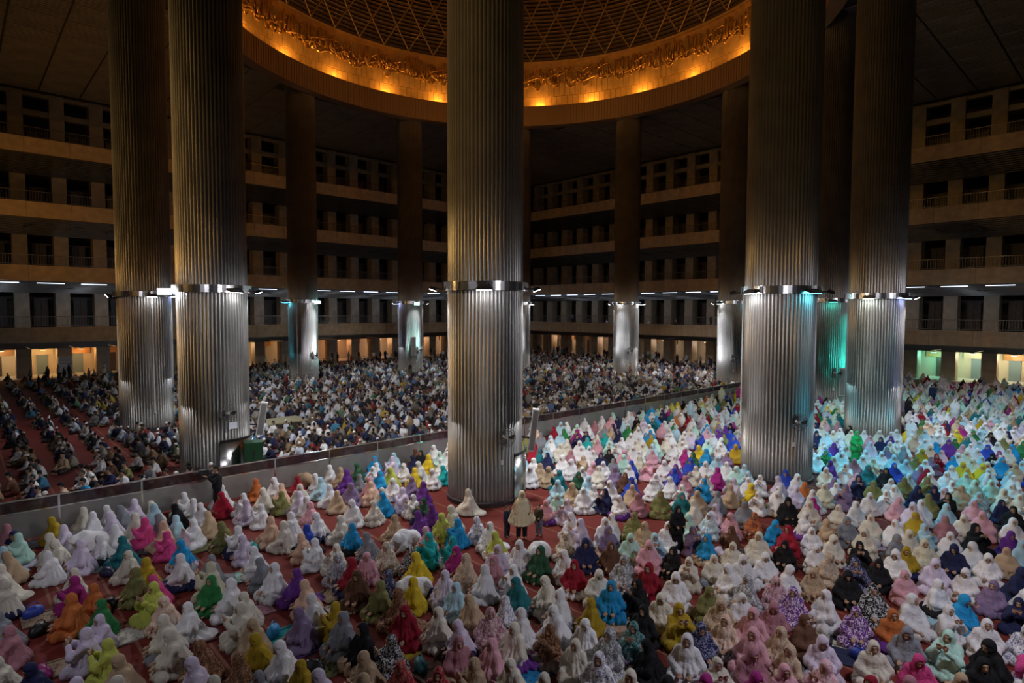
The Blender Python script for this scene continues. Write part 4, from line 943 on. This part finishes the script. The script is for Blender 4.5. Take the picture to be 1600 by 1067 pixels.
WDIST = 'WWWWWWWWWWWWWWWWWWWWCCCCCCLLPDAAAAaatBbNNKKKSVvRMYUGQEZeX'
lst = []
for q in extra: lst.append((q[0], q[1], 0, q[2], q[3], q[6], wcols(q[4])))
x = -36.
while x < 44:
    y = YB-.75
    while y > -44:
        xx, yy = x+rng.normal(0, .16), y+rng.normal(0, .12)
        d = math.hypot(xx-CAM[0], yy-CAM[1]); dens = 1.0 if d > 26 else .35 if d > 21 else .0
        if xx > 37.5: dens *= .25
        if inview(xx, yy) and rng.random() < dens*.94 and free(xx, yy, .66):
            lst.append((xx, yy, 0, rng.uniform(.95, 1.1), FACE+rng.normal(0, .4)+(.6 if rng.random() < .4 else 0), 'gown_stand' if (d > 38 and rng.random() < .03) else GP[rng.integers(5)], wcols(WDIST[rng.integers(len(WDIST))])))
        y -= rng.uniform(.66, .82)
    x += 1.05
crowd('seated_crowd', lst, 'dense crowd of seated people in colourful prayer gowns filling the right side', 'crowd')
n1 = len(lst)
lst = []; MPS = ['man_upright', 'man_slouch', 'man_read']
x = -45.
while x < 44.5:
    y = YB+.8; left = x < -27
    while y < 44.5:
        xx, yy = x+rng.normal(0, .1 if left else .2), y+rng.normal(0, .08)
        far = max(xx, yy) > 37.5
        dens = .82 if left else .95
        if math.hypot(xx-CAM[0], yy-CAM[1]) > 54: dens *= .74
        if far: dens = .35
        if left and yy < -3 and xx < -30: dens = .55
        if inview(xx, yy) and rng.random() < dens and free(xx, yy, .62):
            st = far and rng.random() < .35 or rng.random() < .012
            lst.append((xx, yy, .03 if max(xx, yy) > 45.4 else 0, rng.uniform(.95, 1.08), FACE+rng.normal(0, .25 if left else .45), 'man_stand' if st else MPS[rng.integers(3)], mcols()))
        y += rng.uniform(.62, .76)
    x += 1.5 if left else 1.12
for s_, u in ((1, 20.5), (1, 24.), (1, 27.5), (1, 30.2), (1, 3.3), (1, 13.), (1, 8.5)):
    lst.append((P+1.0, u, TOPS[0]-.24, 1, FACE, 'man_stand' if u in (3.3, 27.5) else 'man_upright', mcols()))
crowd('seated_crowd', lst, 'dense crowd of seated people in shirts and caps filling the hall beyond the partition', 'crowd')
print('PEOPLE', len(objs), n1, len(lst), 'TRIS', sum(len(o.data.polygons)*2 for o in bpy.data.objects if o.type == 'MESH' and o.get('kind') == 'stuff'))
